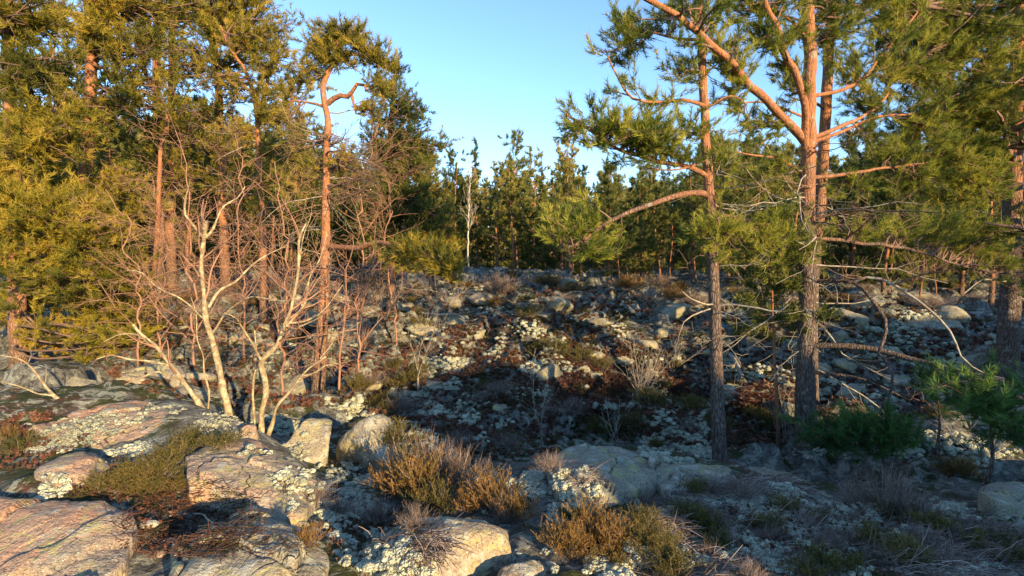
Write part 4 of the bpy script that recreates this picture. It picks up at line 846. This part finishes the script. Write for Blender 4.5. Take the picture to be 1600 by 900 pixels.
# the wood goes on behind: too far and too many to tell apart
fw = MB(); fl = MB(); q_ = 1150; Yq = rng.uniform(66, 115, q_); pq = rng.uniform(-300, 1900, q_); xq = (pq-800)/F*Yq; Hq = (1.0+np.array([P(px, np.interp(px, SKX, SKY_)+24, Y)[2] for px, Y in zip(pq, Yq)]))*rng.uniform(.7, 1.0, q_)
zq = np.array([gh(x, y) for x, y in zip(xq, Yq)]); K_ = 5; tr_ = np.stack([np.repeat(xq[:, None], K_, 1), np.repeat(Yq[:, None], K_, 1), zq[:, None]+Hq[:, None]*np.linspace(0, 1, K_)[None]], -1)
tubes(fw, tr_, np.full((q_, K_), .14)*np.linspace(1, .2, K_), 4)
ii_ = np.repeat(np.arange(q_), 46); f_ = .02+.98*rng.rand(len(ii_)); an = rng.uniform(0, 6.28, len(ii_)); ra = (1-f_)**.7*2.7*rng.rand(len(ii_))**.5+.1
pp_ = np.stack([xq[ii_]+np.cos(an)*ra, Yq[ii_]+np.sin(an)*ra, zq[ii_]+Hq[ii_]*f_], -1); dd_ = np.stack([np.cos(an), np.sin(an), .5+0*an], -1)
needles(fl, pp_, dd_, rng, n=4, ln=1.0, wd=.28, spread=1.1, back=.7)
fo = link('distant_forest', fl.mesh('distant_forest', MAT['needle_far'], smooth=False)); tag(fo, 'dense far-off pine and spruce wood behind the nearer trees', 'forest', None, 'stuff')
link('trunks', fw.mesh('trunks', MAT['bark_low']), fo)['kind'] = 'stuff'
# white birch
b = base_at(733, 432, 30); s = Tree('birch_tree', 'thin white birch trunk at the left end of the forest gap', 'birch', b, 601, bark='white_birch', twig='dead')
s.trunk(np.vstack([b, PL([(731,400),(732,340),(734,290),(736,250)], 30)]), .065, .02, K=26, sides=8, wob=.12); bare_tree(s, s.T[None], s.R[None], den=(5, 4, 5), ln=(.18, .5, .5), t0=.4, up=.12, rmin=.009); s.done()
print('forest', time.time()-T00, NT)

# small trees on the added knoll, placed with it to shade ledge and gully
kr = np.random.RandomState(12)
KT = [(u*.809+s_*.588, u*.588-s_*.809) for u, s_ in [(4.6,17),(5.3,19),(6.2,16),(7.1,18),(7.7,20),(10.2,17),(11,19),(11.8,16),(12.9,18),(14,17),(15.5,19),(17,16)]]
for i, (x, y) in enumerate(KT):
    far_tree([4, 2, 0, 2, 4, 1][i % 6], x, y, kr.uniform(.10, .22), 'unseen young conifer on the added shade knoll behind the viewpoint', 'young conifers of the added shade knoll')

# ------------------------------------------------------------------ saplings, dead shrubs, fallen sticks
def shrub(px, py, Y, h, n, label, seed, mat='dead', cat='shrub', spread=.5, name='dead_shrub', r=.006, lv=2):
    hh = hit(px, py); b = hh[0]; s = Tree(name, label, cat, b, seed, bark=mat, twig=mat)
    d = s.rng.normal(size=(n, 3))*spread; d[:, 2] = 1; L = h*s.rng.uniform(.6, 1.1, n); Q = grow(s.rng, np.repeat(b[None], n, 0)+s.rng.normal(size=(n, 3))*np.array([.04, .04, 0]), d, L, 8, .12, .05)
    R = np.full((n, 8), r)*np.linspace(1, .35, 8); mb = MB(); tubes(mb, Q, R, 5, c=s.rng.rand(n)); link('stem', mb.mesh('stem', MAT[mat], origin=b), s.o)
    bare_tree(s, Q, R, levels=lv, den=(9, 9, 9), ln=(.42, .5, .5), rmin=.0022); return s.done()
shrub(655, 612, 9, 1.9, 3, 'pale upright dead sapling with two stems above the gully', 701, spread=.05, cat='sapling', name='dead_sapling')
shrub(845, 700, 7, 1.3, 2, 'thin leafless sapling in the middle of the gully', 702, spread=.12, cat='sapling', name='dead_sapling')
shrub(1000, 625, 9, .95, 16, 'rounded grey leafless shrub on the slope', 703, spread=.6, lv=3)
shrub(1050, 580, 9, .9, 9, 'loose grey leafless shrub right of the rounded one', 704, spread=.6)
shrub(960, 690, 7, .7, 6, 'low leafless shrub in the dark gully', 705, spread=.8)
shrub(700, 480, 15, 1.1, 14, 'wide tangle of grey twigs at the slope top', 706, spread=1.2)
shrub(600, 500, 14, 1.3, 14, 'grey tangled shrub on the left slope', 707, spread=1.0)
shrub(1020, 500, 16, 1.0, 8, 'pale dead twigs standing on the right of the slope', 708, spread=.4)
shrub(1225, 690, 7, .9, 10, 'fine grey twigs around the foot of the big pine', 709, spread=.5)
shrub(560, 560, 12, .9, 12, 'brownish leafless shrub behind the tall pine', 710, 'bare_twig', spread=.8)
shrub(470, 590, 10, 1.0, 10, 'rusty leafless shrub between birch and tall pine', 711, 'bare_twig', spread=.7)
shrub(1540, 720, 5.6, .7, 9, 'pale grey twigs under the young pine at the right edge', 712, spread=1.0)
def stick(pts, r0, r1, label, seed, name='fallen_stick', cat='stick', tw=6):
    W = []
    for (px, py, up) in pts: h = hit(px, py); W.append(h[0]+np.array([0, 0, up]))
    W = np.array(W); s = Tree(name, label, cat, W[0], seed, bark='dead', twig='dead'); L = smooth_line(W, 16, s.rng, .03); R = np.linspace(r0, r1, 16)
    mb = MB(); tubes(mb, L[None], R[None], 7, rough=.3); link('stem', mb.mesh('stem', MAT['dead'], origin=W[0]), s.o)
    i = np.zeros(tw, int); p, T = along(L[None], i, s.rng.uniform(.2, 1, tw)); Q = grow(s.rng, p, nrm(T+randperp(s.rng, T)*.8), s.rng.uniform(.15, .5, tw), 6, .2, .05); tubes(s.wood, Q, np.full((tw, 6), r1*.6)*np.linspace(1, .5, 6), 4); s.done()
stick([(655,498,.15),(690,505,.2),(715,508,.25),(730,520,.12)], .03, .015, 'twisted pale dead stick lying on the slope', 720)
stick([(870,470,.05),(900,465,.2),(930,470,.1)], .02, .008, 'thin dead branch lying by the slope pine', 721)
stick([(1140,560,.1),(1150,575,.1),(1160,592,.05)], .05, .03, 'short bluish-grey log leaning behind the slim pine', 722, tw=0)
stick([(265,811,.02),(310,810,.03),(335,822,.02)], .006, .003, 'thin grey twig lying across the litter between the slabs', 723, tw=0)
print('shrubs', time.time()-T00)

# ------------------------------------------------------------------ heather bushes
def heather_mesh(seed, n=62, mat='heather', spread=.8, leafy_=True, r=.0022):
    rg = np.random.RandomState(seed); wood = MB(); leaf = MB()
    a = rg.uniform(0, 6.28, n); e = rg.uniform(.25, 1.45, n); d = np.stack([np.cos(a)*np.cos(e)*spread, np.sin(a)*np.cos(e)*spread, np.sin(e)], -1)
    b = np.c_[rg.normal(size=(n, 2))*.10, np.full(n, -.03)]; L = rg.uniform(.55, 1.0, n); Q = grow(rg, b, d, L, 7, .14, .07)
    tubes(wood, Q, np.full((n, 7), r*2)*np.linspace(1.2, .5, 7), 3, c=rg.rand(n))
    i = np.repeat(np.arange(n), 9); p, T = along(Q, i, .3+.7*rg.rand(len(i))); l = rg.uniform(.12, .32, len(i)); S = grow(rg, p, nrm(T*.8+randperp(rg, T)*.6+np.array([0, 0, .4])), l, 4, .14, .12)
    tubes(wood, S, np.full((len(i), 4), r)*np.linspace(1, .5, 4), 3, c=rg.rand(len(i)))
    if leafy_:
        tz = rg.rand(n)[i]*.5+.15
        for t_ in (.25, .5, .75, 1.0):
            p2, T2 = along(S, np.arange(len(i)), np.full(len(i), t_*.999)); needles(leaf, p2, T2, rg, n=5, ln=.05, wd=.013, spread=.8, back=.06, tone=np.clip(tz+.35*t_-.1, 0, 1))
    return wood.mesh('stems', MAT['dead_heather'] if leafy_ else MAT[mat]), (leaf.mesh('sprigs', MAT[mat], smooth=False) if leafy_ else None)
HM = [heather_mesh(801), heather_mesh(802, spread=1.0), heather_mesh(803, spread=1.1)]; GM = [heather_mesh(804+k, mat='heather_green', spread=1.0) for k in range(3)]; DM = [heather_mesh(811, 90, 'dead_heather', 1.1, False, .0028), heather_mesh(812, 90, 'dead_heather', 1.3, False, .0028)]
hr = np.random.RandomState(44)
def bush(px, py, size, label, dead=False, squash=1.0, lean=(0, 0), group=None, up=0.0):
    h = hit(px, py)
    if h is None: return
    ms = (DM if dead else GM if ('green' in label or 'hummock' in label or 'mat' in label) and 'orange' not in label and 'gold' not in label else HM)[hr.randint(2 if dead else 3)]
    o = thing('withered_heather' if dead else 'heather_bush', label, 'heather', h[0]+np.array([0, 0, up]), group); o.rotation_euler = (lean[0], lean[1], hr.uniform(0, 6.28)); o.scale = (size, size, size*squash)
    link('stems', ms[0], o)['kind'] = 'stuff'
    if ms[1]: link('sprigs', ms[1], o)['kind'] = 'stuff'
B = 'green and gold heather bush '
for (px, py, sz, lab, dead, sq) in [
 (650,785,.48,'tall orange-brown heather bush with silvery bare stems at the centre',False,1.0),(670,760,.48,'wiry sunlit bare heather stems rising out of the orange bush',True,1.1),(790,815,.24,'wiry bare stems beside the right golden bush',True,1.0),(705,770,.5,'wind-blown withered heather tuft right of the orange bush',True,.9),(610,775,.30,'small orange heather tuft at the left foot of the centre bush',False,1.0),
 (675,805,.30,'dark green heather clump below the centre bush',False,.9),(765,800,.34,'golden heather bush above the pointed boulder',False,1.0),(805,812,.24,'smaller golden heather bush right of the pointed boulder top',False,1.0),(735,800,.24,'green heather between the two golden bushes',False,.9),
 (920,862,.32,'golden-topped heather bush on the right ledge',False,1.1),(890,872,.28,'dark green heather left of the golden-topped bush',False,.9),(955,866,.28,'dark green heather right of the golden-topped bush',False,.9),
 (200,750,.26,'low green heather mat left of the pink slab',False,.55),(245,745,.30,'low green heather beside the tan rock hump',False,.55),(270,720,.28,'low green heather behind the pink slab corner',False,.55),(160,765,.22,'small green heather tuft next to the tan rock hump',False,.6),
 (300,695,.30,'brown-green heather mat above the pink slab',False,.5),(345,700,.28,'brown-green heather at the right end of the upper mat',False,.5),(225,770,.22,'sparse green heather at the litter edge',False,.6),(285,765,.2,'little green heather against the slab side',False,.6),
 (590,818,.24,'dark shaggy withered heather tuft left of the centre',True,.8),(650,822,.18,'grey withered heather drooping over the dark hollow',True,.8),(490,780,.24,'flattened brown withered heather among pale lichen',True,.5),(530,800,.24,'flattened grey withered heather in the lichen field',True,.5),
 (1390,800,.32,'upright fan of pale withered heather at right',True,1.2),(1440,815,.30,'wide wind-combed withered heather right of the pale fan',True,.8),(1340,790,.26,'pale withered heather by the rock edge',True,.9),
 (1010,790,.2,'dark withered tuft beside the white lichen spots',True,.8),(1160,780,.24,'dark reddish withered heather behind the lichen cushions',True,.8),(1110,770,.22,'short withered heather on the striped rock',True,.7),
 (30,705,.24,'brownish heather mat at the left edge',False,.6),(10,690,.24,'dark heather patch at the left edge',False,.6),(860,735,.2,'withered heather tuft left of the domed boulder',True,.9),(480,850,.14,'small sprig of heather at the slab end',False,.8),
 (720,700,.34,'reddish withered heather behind the centre bush',True,.7),(790,700,.3,'dark withered heather in the gully',True,.7),(930,675,.34,'dark green heather hummock in the gully',False,.7),(990,665,.34,'second dark green heather hummock in the gully',False,.7),
 (640,600,.5,'dark green juniper-like hummock left of the sapling',False,.6),(560,610,.5,'dark mossy hummock beside the tall pine',False,.6),(1500,745,.4,'dark mossy heather under the young pine',False,.6)]:
    bush(px, py, sz, lab, dead, sq)
for k in range(56):      # smaller tufts on the right-hand ledge
    px = 1060+600*hr.rand()**.7; py = hr.uniform(770, 910)
    if py < 740 + (px-980)*.13: continue
    bush(px, py, hr.uniform(.10, .20), 'small wind-combed withered heather tuft '+whereabouts(px, py), True, hr.uniform(.4, .7), (hr.uniform(-.5, .1), hr.uniform(0, .7)), 'withered heather tufts on the right ledge')
for k in range(60):
    px = hr.uniform(560, 1560); py = hr.uniform(470, 700)
    bush(px, py, hr.uniform(.22, .5), 'dark heather hummock '+whereabouts(px, py), hr.rand() < .35, hr.uniform(.45, .7), (0, 0), 'heather hummocks on the slope')
for k in range(34):
    px = 860+740*hr.rand(); py = hr.uniform(765, 905)
    if py < 735 + max(0, px-1150)*.2: continue
    bush(px, py, hr.uniform(.13, .24), 'low dark green heather tuft '+whereabouts(px, py), False, hr.uniform(.5, .8), (0, 0), 'dark heather tufts on the right ledge')
for k in range(46):
    px = hr.uniform(200, 1560); py = hr.uniform(434, 478)
    bush(px, py, hr.uniform(.5, 1.0), ('rusty' if k % 2 else 'dark')+' heather patch along the slope top '+whereabouts(px, py), k % 2 == 1, hr.uniform(.35, .6), (0, 0), 'heather patches along the slope top')
for k in range(26):
    px = hr.uniform(150, 1580); Y = hr.uniform(17, 27)
    if 740 < px < 900: continue
    far_tree(4, (px-800)/F*Y, Y, hr.uniform(.12, .26), 'waist-high young spruce on the slope top '+whereabouts(px, 445), 'young spruces on the slope top')
print('heather', time.time()-T00)

# ------------------------------------------------------------------ ground cover: lichen, crowberry, moss, litter
def fill(n, regions, rng, ground=False, keep=1.0):
    """n camera rays spread over the regions (cx, cy, rx, ry, weight) -> hit points"""
    wts = np.array([r[4] for r in regions], float); ks = rng.choice(len(regions), n, p=wts/wts.sum()); out = []
    for k in ks:
        cx, cy, rx, ry, _ = regions[k]; a = rng.uniform(0, 6.28); q = math.sqrt(rng.rand()); px = cx+rx*q*math.cos(a); py = cy+ry*q*math.sin(a)
        h = hit(px, py)
        if h is not None and h[2] < 45 and h[1][2] > -.2 and (h[3] == 0 or (not ground and rng.rand() < keep)): out.append((*h[0], h[2], *h[1]))
    return np.array(out)
lr = np.random.RandomState(3); iv2, if2 = ico(2); iv1, if1 = ico(1)
def lobe(v, f, seed, cut=-.35):
    v = nrm(v); r = 1+.28*fbm(v*2.6+seed, 3)+.18*np.abs(pnoise(v*5+seed)); v = v*r[:, None]; keep = (v[f][:, :, 2].max(1) > cut); return v, f[keep]
LB2 = [lobe(iv2, if2, k*3.3) for k in range(6)]; LB1 = [lobe(iv1, if1, k*4.1) for k in range(6)]
lich = MB()
def puffs(pts, smin, smax, near, cluster=3, tone=(.3, .9)):
    for p in pts:
        d = p[3]; S = lr.uniform(smin, smax)*(1.0 if near else (.55+d/16)); t0 = lr.uniform(*tone)
        for j in range(cluster):
            v, f = (LB2 if (near and d < 3.9) else LB1)[lr.randint(6)]; s = S*lr.uniform(.45, 1.0); a = lr.uniform(0, 6.28); o = lr.normal(size=3)*S*.75; o[2] *= .22
            R2 = np.array([[math.cos(a), -math.sin(a), 0], [math.sin(a), math.cos(a), 0], [0, 0, 1]])
            lich.add((v*np.array([s, s, s*.62])) @ R2.T + p[:3] + o + np.array([0, 0, s*.12]), t=f, c=float(np.clip(t0+lr.normal()*.08, 0, 1)))
RL = [(530,780,80,60,8),(590,860,60,30,4),(450,745,30,20,1),(880,760,70,35,6),(900,800,50,50,2),(1050,860,90,40,7),(1150,810,90,40,5),(1300,840,190,60,11),(1420,810,110,35,6),(1180,780,90,25,4),(960,885,40,25,3),(840,880,50,25,2),(1500,880,100,20,1.5),(620,880,60,25,3),(770,770,50,30,1.5),(200,700,40,12,1.5),(60,755,60,25,3),(20,800,40,12,.5)]
ql = fill(6000, RL, lr, keep=.15); ql = ql[fbm(ql[:, :3]*3.2, 3)+.4*pnoise(ql[:, :3]*9) > .0]; print('near', len(ql)); puffs(ql, .013, .040, True, 4, (.3, 1.1))
RS = [(110,675,75,22,4),(170,660,60,14,2),(340,665,60,20,1.5),(70,700,40,10,2),(230,640,60,10,1)]
ql = fill(700, RS, lr, keep=.6); ql = ql[fbm(ql[:, :3]*3.2, 3) > -.04]; puffs(ql, .008, .028, True, 4, (.1, .7))
RM = [(700,580,35,30,5),(600,640,60,40,5),(540,610,40,30,3),(720,640,90,40,4),(820,590,60,30,3),(900,600,80,40,2),(860,560,100,30,2),(980,620,60,20,3),(1080,640,70,40,3),(780,520,150,40,4),(820,455,120,15,2),(1000,590,100,40,2),(1060,700,60,25,3),(1330,500,100,30,4),(1450,520,120,50,4),(1400,600,140,50,4),(500,560,100,50,1.5),(430,700,50,50,2.5),(1480,700,100,40,2.5),(1300,680,100,40,1.5),(680,690,80,30,2),(900,520,80,25,1.5),(1180,600,50,60,2)]
qm = fill(8000, RM, lr, keep=.2); cm = fbm(qm[:, :3]*.8, 3)+.35*pnoise(qm[:, :3]*2.6); qm = qm[cm > .045]; print('lichen pts', len(qm)); puffs(qm, .022, .066, False, 3, (.2, .9))
lo = link('reindeer_lichen', lich.mesh('reindeer_lichen', MAT['lichen'])); tag(lo, 'pale mint-grey cushions of reindeer lichen covering rocks and slope', 'lichen', None, 'stuff')
print('lichen', time.time()-T00, lich.n)
cov = MB(); cr_ = np.random.RandomState(9)
RC = [(850,560,180,80,5),(950,600,120,50,4),(880,600,360,90,6),(1300,560,300,100,4),(780,480,250,40,2),(300,800,90,60,1),(180,760,90,40,.5),(450,560,300,80,3),(1250,850,350,60,3),(700,700,180,50,2.5),(620,850,120,50,1.5),(60,700,80,50,1),(350,860,140,30,1),(1100,650,200,50,3)]
pc = fill(10000, RC, cr_, True)
tn = np.clip(.5+.9*fbm(pc[:, :3]*.9, 3)+cr_.normal(size=len(pc))*.15+.08, 0, 1); sc_ = .35+pc[:, 3]/9
for lo_, hi_, ln_, wd_ in ((0, 4, .009, .006), (4, 6, .020, .011), (6, 8, .045, .022), (8, 14, .07, .034), (14, 50, .11, .06)):
    k = (pc[:, 3] >= lo_) & (pc[:, 3] < hi_)
    needles(cov, pc[k, :3]+np.array([0, 0, .01]), np.tile([0, 0, 1.], (k.sum(), 1)), cr_, n=14, ln=ln_, wd=wd_, spread=1.5, back=-.02, tone=tn[k])
co_ = link('ground_cover', cov.mesh('ground_cover', MAT['cover'], smooth=False)); tag(co_, 'low reddish crowberry, dry leaves and moss over the slope', 'ground cover', None, 'stuff')
# loose stones between the slabs
SM = [boulder_mesh('stone', 90+k, 3, 'granite' if k % 2 else 'granite_grey', cuts=9, amp=.2) for k in range(4)]
for k in range(34):
    px, py, sz = (cr_.uniform(220, 620), cr_.uniform(760, 890), cr_.uniform(.018, .05)) if k < 22 else (cr_.uniform(640, 1300), cr_.uniform(800, 890), cr_.uniform(.02, .05))
    h = hit(px, py)
    if h is None or h[3] != 0: continue
    o = link('stone', SM[k % 4]); o.location = tuple(h[0]+np.array([0, 0, sz*.15])); o.scale = (sz*cr_.uniform(1, 1.6), sz, sz*.6); o.rotation_euler = (0, 0, cr_.uniform(0, 6)); tag(o, ('pinkish' if k % 2 else 'grey')+' loose stone '+whereabouts(px, py), 'stone', 'loose stones between the slabs')
# pine litter: loose dry needles and bits between the slabs
lit = MB(); pl_ = fill(3600, [(300,810,110,60,5),(200,760,80,30,1),(620,850,100,40,1),(1300,860,300,45,1.5),(340,850,150,25,1)], cr_)
d_ = np.c_[cr_.normal(size=(len(pl_), 2)), cr_.normal(size=len(pl_))*.2]; Q = grow(cr_, pl_[:, :3]+np.array([0, 0, .006]), d_, cr_.uniform(.03, .09, len(pl_)), 3, .1, 0)
tubes(lit, Q, np.full((len(pl_), 3), .0016), 3, c=cr_.rand(len(pl_))*.7); li = link('litter', lit.mesh('litter', MAT['cover'])); tag(li, 'dry twigs and needles strewn between the near slabs', 'litter', None, 'stuff')
# combed withered stems over the right ledge
wh = MB(); pw = fill(4300, [(1300,840,260,50,4),(1480,860,140,50,4),(1120,800,120,40,2),(1180,760,90,20,1.5),(1050,880,90,30,.6),(640,850,60,25,.8),(870,740,60,20,.5)], cr_)
d_ = nrm(np.array([.75, -.55, .12])+cr_.normal(size=(len(pw), 3))*np.array([.5, .5, .35])); d_[:, 2] = np.abs(d_[:, 2])+.1
Q = grow(cr_, pw[:, :3], d_, cr_.uniform(.08, .24, len(pw)), 5, .16, -.14); tubes(wh, Q, np.full((len(pw), 5), .0027)*np.linspace(1.2, .5, 5), 3, c=cr_.rand(len(pw))**1.6)
wo_ = link('withered_stems', wh.mesh('withered_stems', MAT['dead_heather'])); tag(wo_, 'mat of grey-brown withered stems combed over the right ledge', 'dry stems', None, 'stuff')
print('done', time.time()-T00)
